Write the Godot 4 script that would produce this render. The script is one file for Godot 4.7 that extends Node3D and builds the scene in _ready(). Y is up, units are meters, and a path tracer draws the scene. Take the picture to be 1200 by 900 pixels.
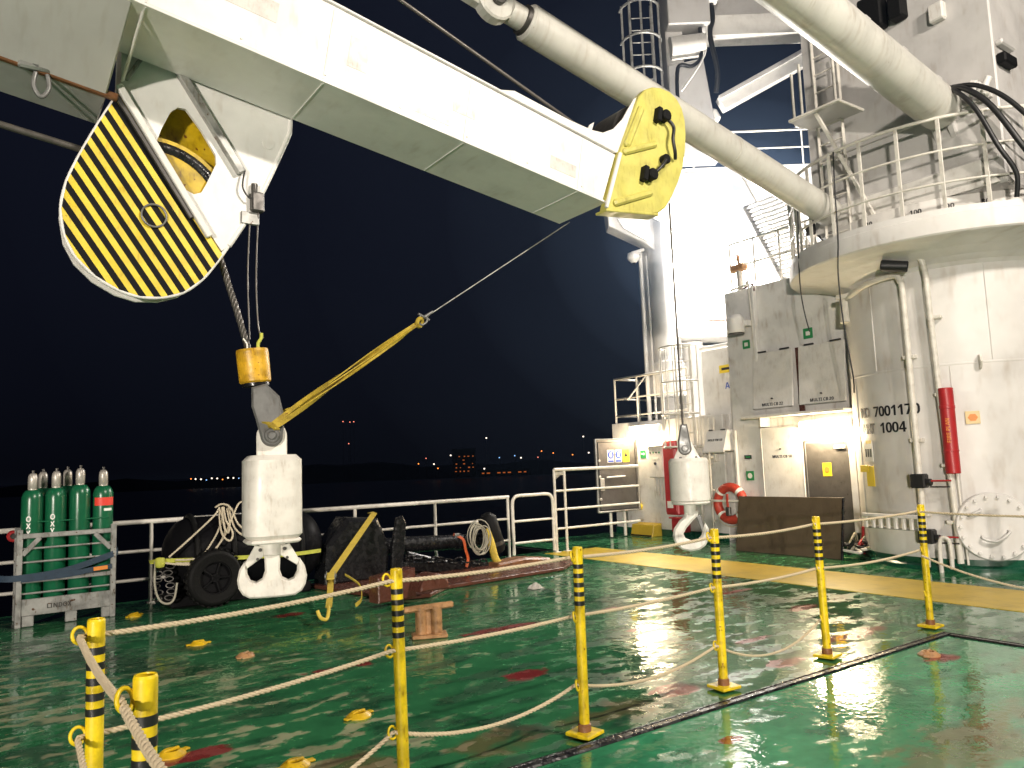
extends Node3D
# Axes: x runs forward along the ship, z to starboard, y up; metres. The camera stands on the aft deck.

var M := {}
var used_names := {}
var group_id := 1
var rng := RandomNumberGenerator.new()

func _ready() -> void:
	rng.seed = 7
	make_camera_and_light()
	make_materials()
	make_setting()
	make_crane()
	make_deckhouse()
	make_upper_works()
	make_railings()
	make_hooks()
	make_rope_barrier()
	make_cylinder_cage()
	make_lashed_gear()
	make_deck_fittings()
	make_drum_fittings()
	make_house_fittings()
	make_shore()
	make_mist()

# ---------------------------------------------------------------- camera, sky, light
func make_camera_and_light() -> void:
	var yaw := deg_to_rad(35.0)
	var pitch := deg_to_rad(5.927)
	var roll := 0.038
	var r0 := Vector3(cos(yaw), 0, sin(yaw))
	var fw := Vector3(sin(yaw) * cos(pitch), sin(pitch), -cos(yaw) * cos(pitch))
	var u0 := r0.cross(fw)
	var right := r0 * cos(roll) - u0 * sin(roll)
	var up := r0 * sin(roll) + u0 * cos(roll)
	var cam := Camera3D.new()
	cam.name = "camera"
	cam.fov = 53.13
	cam.near = 0.05
	cam.far = 6000.0
	cam.transform = Transform3D(Basis(right, up, -fw), Vector3(0, 1.64, 0))
	add_child(cam)
	cam.current = true
	var sky_m := ProceduralSkyMaterial.new()
	sky_m.sky_top_color = Color(0.0050, 0.0062, 0.0128).linear_to_srgb()
	sky_m.sky_horizon_color = Color(0.0018, 0.0021, 0.0038).linear_to_srgb()
	sky_m.sky_curve = 0.16
	sky_m.ground_bottom_color = Color(0.001, 0.001, 0.002).linear_to_srgb()
	sky_m.ground_horizon_color = Color(0.003, 0.004, 0.007).linear_to_srgb()
	sky_m.sun_angle_max = 1.0
	var env := Environment.new()
	env.background_mode = Environment.BG_SKY
	env.sky = Sky.new()
	env.sky.sky_material = sky_m
	env.tonemap_mode = Environment.TONE_MAPPER_LINEAR
	env.tonemap_exposure = 1.0
	env.sdfgi_enabled = true
	env.ssao_enabled = true
	env.ssil_enabled = true
	env.volumetric_fog_enabled = true
	env.volumetric_fog_density = 0.0
	var we := WorldEnvironment.new()
	we.name = "world_environment"
	we.environment = env
	add_child(we)

const FLOOD_A := Vector3(6.6, 8.6, 3.5)
const FLOOD_B := Vector3(-15.5, 3.0, 13.5)
const FLOOD_A_ENERGY := 138.0
const FLOOD_B_ENERGY := 600.0
const HOUSE_FLOOD_ENERGY := 80.0
const TUBE_ENERGY := 1.1

# ---------------------------------------------------------------- naming
func numbered(n: String) -> String:
	var k: int = used_names.get(n, 0)
	used_names[n] = k + 1
	return n if k == 0 else "%s_%03d" % [n, k]

func tag(o: Node, label: String, category: String, group := "") -> Node3D:
	o.set_meta("label", label)
	o.set_meta("category", category)
	if group:
		o.set_meta("group", group)
	return o

func thing(called: String, label: String, category: String, at := Vector3.ZERO, group := "", turn := 0.0) -> Node3D:
	var o := Node3D.new()
	o.name = numbered(called)
	add_child(o)
	o.position = at
	o.rotation.y = turn
	return tag(o, label, category, group)

func dup(src: Node3D, label: String, at: Vector3, turn := 0.0) -> Node3D:
	var base_name := str(src.name)
	var o: Node3D = src.duplicate()
	o.name = numbered(base_name)
	add_child(o)
	o.position = at
	o.rotation.y = turn
	o.set_meta("label", label)
	return o

func obj(called: String, st: SurfaceTool, m: Material, parent: Node = null) -> MeshInstance3D:
	st.generate_normals()
	var o := MeshInstance3D.new()
	o.mesh = st.commit()
	o.material_override = m
	if parent == null:
		o.name = numbered(called)
		add_child(o)
	else:
		var k := 0
		var n := called
		while parent.has_node(n):
			k += 1
			n = "%s_%03d" % [called, k]
		o.name = n
		parent.add_child(o)
	return o

func struct(called: String, st: SurfaceTool, m: Material) -> MeshInstance3D:
	var o := obj(called, st, m)
	o.set_meta("kind", "structure")
	return o

func node_part(called: String, parent: Node, at := Vector3.ZERO) -> Node3D:
	var o := Node3D.new()
	var k := 0
	var n := called
	while parent.has_node(n):
		k += 1
		n = "%s_%03d" % [called, k]
	o.name = n
	parent.add_child(o)
	o.position = at
	return o

# ---------------------------------------------------------------- shape helpers
func nb() -> SurfaceTool:
	var st := SurfaceTool.new()
	st.begin(Mesh.PRIMITIVE_TRIANGLES)
	st.set_smooth_group(-1)
	return st

func tri(st: SurfaceTool, a: Vector3, b: Vector3, c: Vector3) -> void:
	st.add_vertex(a); st.add_vertex(c); st.add_vertex(b)

func quad(st: SurfaceTool, a: Vector3, b: Vector3, c: Vector3, d: Vector3) -> void:
	tri(st, a, b, c)
	tri(st, a, c, d)

func quad_out(st: SurfaceTool, a: Vector3, b: Vector3, c: Vector3, d: Vector3, o: Vector3) -> void:
	if (b - a).cross(c - a).dot(o) + (c - a).cross(d - a).dot(o) < 0.0:
		quad(st, a, d, c, b)
	else:
		quad(st, a, b, c, d)

func box(st: SurfaceTool, c: Vector3, size: Vector3, bevel := 0.0, bas := Basis()) -> SurfaceTool:
	st.set_smooth_group(-1)
	var h := size * 0.5
	var b := minf(bevel, minf(h.x, minf(h.y, h.z)) * 0.95)
	var pt := func(sg: Vector3, k: int) -> Vector3:
		var v := Vector3(sg.x * (h.x - b), sg.y * (h.y - b), sg.z * (h.z - b))
		v[k] = sg[k] * h[k]
		return c + bas * v
	for k in 3:
		var i := (k + 1) % 3
		var j := (k + 2) % 3
		for s in [-1.0, 1.0]:
			var q := []
			for w in [[-1.0, -1.0], [1.0, -1.0], [1.0, 1.0], [-1.0, 1.0]]:
				var sg := Vector3.ZERO
				sg[k] = s; sg[i] = w[0]; sg[j] = w[1]
				q.append(pt.call(sg, k))
			var n := Vector3.ZERO
			n[k] = s
			quad_out(st, q[0], q[1], q[2], q[3], bas * n)
		if b > 0.0:
			for si in [-1.0, 1.0]:
				for sj in [-1.0, 1.0]:
					var lo := Vector3.ZERO
					lo[k] = -1.0; lo[i] = si; lo[j] = sj
					var hi := lo
					hi[k] = 1.0
					var n2 := Vector3.ZERO
					n2[i] = si; n2[j] = sj
					quad_out(st, pt.call(lo, i), pt.call(hi, i), pt.call(hi, j), pt.call(lo, j), bas * n2)
	if b > 0.0:
		for sx in [-1.0, 1.0]:
			for sy in [-1.0, 1.0]:
				for sz in [-1.0, 1.0]:
					var sg := Vector3(sx, sy, sz)
					var p0: Vector3 = pt.call(sg, 0)
					var p1: Vector3 = pt.call(sg, 1)
					var p2: Vector3 = pt.call(sg, 2)
					if (p1 - p0).cross(p2 - p0).dot(bas * sg) < 0.0:
						tri(st, p0, p2, p1)
					else:
						tri(st, p0, p1, p2)
	return st

func frame_of(d: Vector3) -> Basis:   # columns x, y, z with z along d
	var z := d.normalized()
	var a := Vector3.UP if absf(z.y) < 0.9 else Vector3.RIGHT
	var x := a.cross(z).normalized()
	return Basis(x, z.cross(x), z)

func bar(st: SurfaceTool, a: Vector3, b: Vector3, w: float, h: float, bevel := 0.0) -> SurfaceTool:
	return box(st, (a + b) * 0.5, Vector3(w, h, a.distance_to(b)), bevel, frame_of(b - a))

func tube(st: SurfaceTool, pts: Array, r, sides := 8, cap := true, closed := false) -> SurfaceTool:
	var n := pts.size()
	if n < 2:
		return st
	var rings := []
	var prev := Basis()
	for i in n:
		var d: Vector3
		if closed:
			d = pts[(i + 1) % n] - pts[(i + n - 1) % n]
		else:
			d = pts[mini(i + 1, n - 1)] - pts[maxi(i - 1, 0)]
		d = d.normalized()
		var f: Basis
		if i == 0:
			f = frame_of(d)
		else:
			var x: Vector3 = prev.x - d * prev.x.dot(d)
			if x.length() < 1e-4:
				f = frame_of(d)
			else:
				x = x.normalized()
				f = Basis(x, d.cross(x), d)
		prev = f
		var ring := PackedVector3Array()
		var rr: float = r[i] if r is Array else r
		for k in sides:
			var t := TAU * k / sides
			ring.append(pts[i] + (f.x * cos(t) + f.y * sin(t)) * rr)
		rings.append(ring)
	group_id += 1
	st.set_smooth_group(group_id)
	var last := n if closed else n - 1
	for i in last:
		var A: PackedVector3Array = rings[i]
		var B: PackedVector3Array = rings[(i + 1) % n]
		for k in sides:
			var k2 := (k + 1) % sides
			quad(st, A[k], A[k2], B[k2], B[k])
	st.set_smooth_group(-1)
	if cap and not closed:
		for k in range(1, sides - 1):
			tri(st, rings[0][0], rings[0][k + 1], rings[0][k])
			tri(st, rings[n - 1][0], rings[n - 1][k], rings[n - 1][k + 1])
	return st

func lathe(st: SurfaceTool, prof: Array, sides := 24, xf := Transform3D(), smooth := false, a0 := 0.0, a1 := TAU) -> SurfaceTool:
	group_id += 1
	for i in prof.size() - 1:
		var p: Vector2 = prof[i]
		var q: Vector2 = prof[i + 1]
		if not smooth:
			group_id += 1
		st.set_smooth_group(group_id)
		for k in sides:
			var t := a0 + (a1 - a0) * k / sides
			var u := a0 + (a1 - a0) * (k + 1) / sides
			if k == sides - 1 and a1 - a0 > TAU - 0.001:
				u = a0
			var pa := xf * Vector3(p.x * cos(t), p.y, p.x * sin(t))
			var pb := xf * Vector3(p.x * cos(u), p.y, p.x * sin(u))
			var qa := xf * Vector3(q.x * cos(t), q.y, q.x * sin(t))
			var qb := xf * Vector3(q.x * cos(u), q.y, q.x * sin(u))
			if p.x < 1e-6:
				tri(st, pa, qa, qb)
			elif q.x < 1e-6:
				tri(st, pa, qa, pb)
			else:
				quad(st, pa, qa, qb, pb)
	st.set_smooth_group(-1)
	return st

func cyl(st: SurfaceTool, a: Vector3, b: Vector3, r: float, sides := 16, bev := 0.0) -> SurfaceTool:
	var f := frame_of(b - a)
	var xf := Transform3D(Basis(f.x, f.z, -f.y), a)   # lathe axis y along a to b
	var L := a.distance_to(b)
	if bev > 0.0:
		return lathe(st, [Vector2(0, 0), Vector2(r - bev, 0), Vector2(r, bev), Vector2(r, L - bev), Vector2(r - bev, L), Vector2(0, L)], sides, xf)
	return lathe(st, [Vector2(0, 0), Vector2(r, 0), Vector2(r, L), Vector2(0, L)], sides, xf)

func area2(p: PackedVector2Array) -> float:
	var s := 0.0
	for i in p.size():
		s += p[i].cross(p[(i + 1) % p.size()])
	return s

func inset(p: PackedVector2Array, b: float) -> PackedVector2Array:
	var o := PackedVector2Array()
	var n := p.size()
	for i in n:
		var e0 := (p[i] - p[(i + n - 1) % n]).normalized()
		var e1 := (p[(i + 1) % n] - p[i]).normalized()
		var n0 := Vector2(-e0.y, e0.x)
		var n1 := Vector2(-e1.y, e1.x)
		var m := (n0 + n1)
		o.append(p[i] + m * (b / maxf(0.5, 1.0 + n0.dot(n1))))
	return o

func prism(st: SurfaceTool, poly, xf: Transform3D, d: float, bev := 0.0, smooth := false) -> SurfaceTool:
	var p := PackedVector2Array()
	for v in poly:
		if p.is_empty() or p[p.size() - 1].distance_to(v) > 1e-4:
			p.append(v)
	if p[0].distance_to(p[p.size() - 1]) < 1e-4:
		p.remove_at(p.size() - 1)
	if area2(p) < 0.0:
		p.reverse()
	var n := p.size()
	var q := inset(p, bev) if bev > 0.0 else p
	while bev > 0.0 and Geometry2D.triangulate_polygon(q).is_empty():
		bev = bev * 0.6 if bev > 0.003 else 0.0
		q = inset(p, bev) if bev > 0.0 else p
	if Geometry2D.triangulate_polygon(q).is_empty():
		print("outline crosses itself: ", p)
	var layers := [[q, -d * 0.5], [p, -d * 0.5 + bev], [p, d * 0.5 - bev], [q, d * 0.5]] if bev > 0.0 else [[p, -d * 0.5], [p, d * 0.5]]
	var flip := xf.basis.determinant() < 0.0
	for l in layers.size() - 1:
		var A: PackedVector2Array = layers[l][0]
		var B: PackedVector2Array = layers[l + 1][0]
		var za: float = layers[l][1]
		var zb: float = layers[l + 1][1]
		group_id += 1
		st.set_smooth_group(group_id if smooth else -1)
		for i in n:
			var j := (i + 1) % n
			var a := xf * Vector3(A[i].x, A[i].y, za)
			var b := xf * Vector3(A[j].x, A[j].y, za)
			var c := xf * Vector3(B[j].x, B[j].y, zb)
			var e := xf * Vector3(B[i].x, B[i].y, zb)
			if flip:
				quad(st, a, e, c, b)
			else:
				quad(st, a, b, c, e)
	st.set_smooth_group(-1)
	var ix := Geometry2D.triangulate_polygon(q)
	for k in range(0, ix.size(), 3):
		var u := [q[ix[k]], q[ix[k + 1]], q[ix[k + 2]]]
		if (u[1] - u[0]).cross(u[2] - u[0]) < 0.0:
			u.reverse()
		for s in [-1.0, 1.0]:
			var z: float = s * d * 0.5
			var a := xf * Vector3(u[0].x, u[0].y, z)
			var b := xf * Vector3(u[1].x, u[1].y, z)
			var c := xf * Vector3(u[2].x, u[2].y, z)
			if (s < 0.0) != flip:
				tri(st, a, c, b)
			else:
				tri(st, a, b, c)
	return st

func arc_pts(c: Vector2, r: float, a0: float, a1: float, n: int) -> Array:
	var o := []
	for i in n + 1:
		var t := deg_to_rad(lerpf(a0, a1, float(i) / n))
		o.append(c + Vector2(cos(t), sin(t)) * r)
	return o

func spline(ctrl: Array, per := 8) -> Array:
	var o := []
	var n := ctrl.size()
	for i in n - 1:
		var p0: Vector3 = ctrl[maxi(i - 1, 0)]
		var p1: Vector3 = ctrl[i]
		var p2: Vector3 = ctrl[i + 1]
		var p3: Vector3 = ctrl[mini(i + 2, n - 1)]
		for k in per:
			o.append(p1.cubic_interpolate(p2, p0, p3, float(k) / per))
	o.append(ctrl[n - 1])
	return o

func sag(a: Vector3, b: Vector3, drop: float, n := 20) -> Array:
	var o := []
	for i in n + 1:
		var t := float(i) / n
		o.append(a.lerp(b, t) - Vector3(0, drop * 4.0 * t * (1.0 - t), 0))
	return o

func rope(st: SurfaceTool, pts: Array, r: float, step := 0.01, strands := 3, sides := 5) -> SurfaceTool:   # laid rope: strands wound round the path
	var line := [pts[0]]
	for i in pts.size() - 1:
		var a: Vector3 = pts[i]
		var b: Vector3 = pts[i + 1]
		var m := maxi(1, int(a.distance_to(b) / step))
		for k in m:
			line.append(a.lerp(b, float(k + 1) / m))
	var paths := []
	for s in strands:
		paths.append([])
	var prev := Basis()
	var run := 0.0
	for i in line.size():
		var d: Vector3 = (line[mini(i + 1, line.size() - 1)] - line[maxi(i - 1, 0)]).normalized()
		var f: Basis
		if i == 0:
			f = frame_of(d)
		else:
			run += line[i].distance_to(line[i - 1])
			var x := (prev.x - d * prev.x.dot(d)).normalized()
			f = Basis(x, d.cross(x), d)
		prev = f
		for s in strands:
			var t := TAU * s / strands + run / (r * 6.5) * TAU
			paths[s].append(line[i] + (f.x * cos(t) + f.y * sin(t)) * r * 0.5)
	for s in strands:
		tube(st, paths[s], r * 0.54, sides)
	return st

func text_on(called: String, words: String, size: float, m: Material, parent: Node, xf: Transform3D, bold := true) -> MeshInstance3D:
	var t := TextMesh.new()
	var f := SystemFont.new()
	f.font_names = PackedStringArray(["Droid Sans"])
	f.font_weight = 700 if bold else 400
	t.font = f
	t.text = words
	t.font_size = 32
	t.pixel_size = size / 24.0
	t.depth = 0.003
	var o := MeshInstance3D.new()
	o.mesh = t
	o.material_override = m
	var n := called
	var k := 0
	while parent.has_node(n):
		k += 1
		n = "%s_%03d" % [called, k]
	o.name = n
	parent.add_child(o)
	o.transform = xf
	return o

# ---------------------------------------------------------------- textures and materials
func seamless(n: int, freq: float, octaves: int, sd: int, kind := FastNoiseLite.TYPE_SIMPLEX_SMOOTH, w := 0) -> PackedByteArray:
	var f := FastNoiseLite.new()
	f.seed = sd
	f.noise_type = kind
	f.frequency = freq
	f.fractal_octaves = octaves
	var im := f.get_seamless_image(n if w == 0 else w, n, false, false, 0.15, true)
	im.convert(Image.FORMAT_L8)
	if w != 0:
		im.resize(n, n, Image.INTERPOLATE_CUBIC)
	return im.get_data()

func tex_of(n: int, data: PackedByteArray, fmt: int) -> ImageTexture:
	return ImageTexture.create_from_image(Image.create_from_data(n, n, false, fmt, data))

func make_paint_texture(sd: int, dirt: float, rust: float, streaks: float) -> ImageTexture:
	var n := 512
	var a := seamless(n, 0.008, 4, sd)
	var b := seamless(n, 0.05, 3, sd + 1)
	var c := seamless(n, 0.02, 5, sd + 2)
	var w := seamless(n, 0.012, 4, sd + 3, FastNoiseLite.TYPE_SIMPLEX_SMOOTH, 2048)   # squeezed sideways: runs down the plate
	var o := PackedByteArray()
	o.resize(n * n * 3)
	for i in n * n:
		var v := 1.0 - dirt * clampf((a[i] - 90) / 140.0, 0.0, 1.0) - dirt * 0.35 * (b[i] / 255.0)
		var s := streaks * clampf((w[i] - 150) / 70.0, 0.0, 1.0) * clampf((a[i] - 70) / 120.0, 0.0, 1.0)
		var k := clampf((c[i] - 255.0 * (1.0 - rust)) / 10.0, 0.0, 1.0) * 0.8
		var r := v * (1.0 - s * 0.75)
		var g := v * (1.0 - s * 0.95)
		var bl := v * (1.0 - s * 1.15)
		r = lerpf(r, 0.42, k); g = lerpf(g, 0.24, k); bl = lerpf(bl, 0.13, k)
		o[i * 3] = int(clampf(r, 0, 1) * 255); o[i * 3 + 1] = int(clampf(g, 0, 1) * 255); o[i * 3 + 2] = int(clampf(bl, 0, 1) * 255)
	return tex_of(n, o, Image.FORMAT_RGB8)

func make_rough_texture(sd: int, lo: float, hi: float, freq := 0.012) -> ImageTexture:
	var n := 512
	var a := seamless(n, freq, 5, sd)
	var o := PackedByteArray()
	o.resize(n * n)
	for i in n * n:
		o[i] = int(clampf(lerpf(lo, hi, a[i] / 255.0), 0, 1) * 255)
	return tex_of(n, o, Image.FORMAT_L8)

func mat(key: String, c: Color, rough: float, opt := {}) -> StandardMaterial3D:
	var m := StandardMaterial3D.new()
	m.resource_name = key
	m.albedo_color = c.linear_to_srgb()
	m.roughness = rough
	m.metallic = opt.get("metal", 0.0)
	if opt.has("tex"):
		m.albedo_texture = opt.tex
	if opt.has("rtex"):
		m.roughness_texture = opt.rtex
		m.roughness_texture_channel = BaseMaterial3D.TEXTURE_CHANNEL_RED
		m.roughness = 1.0
	if opt.has("bump"):
		m.heightmap_enabled = true
		m.heightmap_texture = opt.bump
		m.heightmap_scale = opt.get("relief", 0.1)
	if opt.has("tex") or opt.has("rtex") or opt.has("bump"):
		m.uv1_triplanar = true
		m.uv1_world_triplanar = opt.get("world", true)
		var s: float = opt.get("scale", 0.4)
		m.uv1_scale = Vector3(s, s, s)
	if opt.has("coat"):
		m.clearcoat_enabled = true
		m.clearcoat = opt.coat
		m.clearcoat_roughness = 0.1
	M[key] = m
	return m

func glow(key: String, c: Color, e: float) -> StandardMaterial3D:
	var m := StandardMaterial3D.new()
	m.resource_name = key
	m.albedo_color = Color(0.8, 0.8, 0.8)
	m.emission_enabled = true
	m.emission = c
	m.emission_energy_multiplier = e
	M[key] = m
	return m

func make_materials() -> void:
	var paint := make_paint_texture(11, 0.06, 0.03, 0.08)
	var dirty := make_paint_texture(23, 0.08, 0.055, 0.13)
	var worn := make_paint_texture(37, 0.22, 0.17, 0.3)
	var rough := make_rough_texture(51, 0.25, 0.62)
	var wet := make_rough_texture(61, 0.06, 0.5)
	var fine := make_rough_texture(71, 0.0, 1.0, 0.03)
	M.fine = fine
	M.rough_tex = rough
	mat("white_paint", Color(0.80, 0.785, 0.755), 0.4, {"tex": paint, "rtex": rough, "bump": fine, "relief": 0.12, "scale": 0.35})
	mat("patch_paint", Color(0.66, 0.62, 0.58), 0.5, {"tex": dirty, "rtex": rough, "scale": 1.5})
	mat("house_paint", Color(0.76, 0.745, 0.715), 0.5, {"tex": dirty, "rtex": rough, "bump": fine, "relief": 0.15, "scale": 0.4})
	mat("drum_paint", Color(0.74, 0.72, 0.695), 0.45, {"tex": dirty, "rtex": rough, "bump": fine, "relief": 0.2, "scale": 0.22})
	mat("grey_paint", Color(0.56, 0.545, 0.53), 0.5, {"tex": paint, "rtex": rough, "bump": fine, "relief": 0.12, "scale": 0.35})
	mat("panel_paint", Color(0.74, 0.72, 0.68), 0.5, {"tex": paint, "rtex": rough, "scale": 0.7})
	mat("ram_paint", Color(0.60, 0.59, 0.54), 0.4, {"tex": dirty, "rtex": rough, "scale": 0.5})
	mat("rail_paint", Color(0.74, 0.71, 0.64), 0.45, {"tex": dirty, "rtex": rough, "scale": 1.3})
	mat("block_white", Color(0.80, 0.77, 0.70), 0.38, {"tex": dirty, "rtex": rough, "scale": 1.1, "world": false})
	mat("yellow", Color(0.80, 0.56, 0.015), 0.4, {"tex": paint, "rtex": rough, "scale": 1.4, "world": false})
	mat("pot_yellow", Color(0.72, 0.46, 0.012), 0.4, {"tex": worn, "rtex": rough, "scale": 1.6})
	mat("yellow_post", Color(0.86, 0.63, 0.012), 0.38, {"tex": worn, "rtex": rough, "scale": 1.7})
	mat("tip_yellow", Color(0.58, 0.53, 0.13), 0.45, {"tex": dirty, "rtex": rough, "scale": 0.8})
	mat("stripe_yellow", Color(0.80, 0.61, 0.05), 0.4, {"tex": dirty, "rtex": rough, "scale": 0.9})
	mat("sleeve_yellow", Color(0.78, 0.44, 0.02), 0.45, {"tex": worn, "rtex": rough, "scale": 1.8, "world": false})
	mat("sheave_yellow", Color(0.62, 0.42, 0.01), 0.45, {"tex": worn, "rtex": rough, "scale": 0.9})
	mat("black_paint", Color(0.007, 0.007, 0.008), 0.6)
	M.black_paint.metallic_specular = 0.25
	mat("black_tape", Color(0.014, 0.014, 0.014), 0.4)
	mat("black_rubber", Color(0.009, 0.009, 0.009), 0.55, {"bump": fine, "relief": 0.25, "scale": 1.2})
	M.black_rubber.metallic_specular = 0.22
	mat("wet_black", Color(0.010, 0.010, 0.011), 0.2, {"rtex": wet, "bump": fine, "relief": 0.3, "scale": 1.5})
	mat("tarpaulin", Color(0.006, 0.006, 0.007), 0.45, {"bump": fine, "relief": 0.9, "scale": 0.5})
	M.tarpaulin.metallic_specular = 0.15
	mat("dark_steel", Color(0.09, 0.085, 0.08), 0.4, {"metal": 0.7, "rtex": rough, "scale": 1.3})
	mat("wire", Color(0.11, 0.10, 0.09), 0.45, {"metal": 0.5, "rtex": rough, "scale": 2.0})
	mat("link_steel", Color(0.17, 0.17, 0.165), 0.55, {"metal": 0.25, "tex": dirty, "rtex": rough, "scale": 1.5, "world": false})
	mat("galvanised", Color(0.40, 0.40, 0.38), 0.45, {"metal": 0.35, "tex": worn, "rtex": rough, "scale": 1.0})
	mat("stainless", Color(0.15, 0.14, 0.13), 0.38, {"metal": 0.5, "tex": paint, "rtex": rough, "scale": 1.2})
	mat("brass", Color(0.45, 0.28, 0.12), 0.4, {"metal": 0.6})
	mat("valve_cap", Color(0.60, 0.56, 0.50), 0.4, {"metal": 0.4, "world": false, "tex": paint, "scale": 3.0})
	mat("bottle_green", Color(0.008, 0.12, 0.052), 0.28, {"tex": paint, "scale": 1.2})
	mat("label_red", Color(0.75, 0.05, 0.03), 0.5)
	mat("label_white", Color(0.78, 0.77, 0.72), 0.5)
	mat("red_paint", Color(0.42, 0.022, 0.025), 0.4, {"tex": paint, "scale": 1.4})
	mat("ring_red", Color(0.52, 0.055, 0.03), 0.5, {"tex": dirty, "scale": 2.0})
	mat("rust", Color(0.26, 0.115, 0.05), 0.7, {"tex": worn, "rtex": rough, "bump": fine, "relief": 0.5, "scale": 1.5})
	mat("rust_red", Color(0.115, 0.042, 0.028), 0.45, {"tex": dirty, "rtex": wet, "bump": fine, "relief": 0.3, "scale": 1.1})
	mat("bitt_rust", Color(0.50, 0.27, 0.12), 0.6, {"tex": worn, "rtex": rough, "bump": fine, "relief": 0.4, "scale": 2.0})
	mat("plywood", Color(0.115, 0.085, 0.052), 0.4, {"tex": dirty, "rtex": rough, "scale": 0.8})
	mat("rope_tan", Color(0.52, 0.43, 0.29), 0.85, {"bump": fine, "relief": 0.2, "scale": 6.0})
	mat("rope_cream", Color(0.58, 0.51, 0.38), 0.85, {"bump": fine, "relief": 0.2, "scale": 6.0})
	mat("rope_grey", Color(0.36, 0.34, 0.27), 0.85)
	mat("strap_yellow", Color(0.62, 0.46, 0.06), 0.7, {"tex": dirty, "scale": 2.5})
	mat("sling_yellow", Color(0.50, 0.36, 0.03), 0.75, {"tex": worn, "scale": 2.5, "bump": fine, "relief": 0.3})
	mat("strap_lime", Color(0.50, 0.52, 0.07), 0.7, {"tex": dirty, "scale": 2.5})
	mat("strap_blue", Color(0.022, 0.045, 0.075), 0.7, {"tex": dirty, "scale": 2.5})
	mat("orange", Color(0.5, 0.09, 0.02), 0.5)
	mat("cable_black", Color(0.012, 0.012, 0.013), 0.45)
	mat("sign_blue", Color(0.03, 0.08, 0.42), 0.5)
	mat("sign_yellow", Color(0.80, 0.60, 0.03), 0.5)
	mat("sign_green", Color(0.02, 0.24, 0.07), 0.5)
	mat("sign_orange", Color(0.70, 0.24, 0.04), 0.5)
	mat("cream", Color(0.70, 0.55, 0.28), 0.5)
	mat("ink", Color(0.012, 0.012, 0.014), 0.5)
	mat("red_ink", Color(0.5, 0.02, 0.02), 0.5)
	mat("band_green", Color(0.008, 0.085, 0.045), 0.35, {"tex": dirty, "rtex": wet, "scale": 0.8})
	mat("walk_yellow", Color(0.55, 0.385, 0.03), 0.42, {"tex": dirty, "scale": 0.5, "bump": fine, "relief": 0.25})
	mat("lamp_metal", Color(0.3, 0.3, 0.3), 0.4)
	mat("hill_dark", Color(0.008, 0.010, 0.008), 0.9)
	mat("shore_wall", Color(0.03, 0.028, 0.026), 0.9)
	mat("rag", Color(0.55, 0.52, 0.47), 0.9)
	glow("tube_glow", Color(1.0, 0.90, 0.72), 22.0)
	glow("flood_glow", Color(1.0, 0.95, 0.88), 40.0)
	glow("shore_warm", Color(1.0, 0.55, 0.22), 3.0)
	glow("shore_white", Color(1.0, 0.93, 0.85), 2.2)
	glow("shore_blue", Color(0.55, 0.75, 1.0), 1.8)
	glow("shore_pink", Color(1.0, 0.55, 0.45), 1.6)
	glow("window_glow", Color(1.0, 0.50, 0.18), 0.4)

# ---------------------------------------------------------------- setting
const DN := 1792          # deck texture, pixels a side
const D0 := Vector2(-2.0, -11.6)
const DS := 14.0          # metres a side

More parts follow.
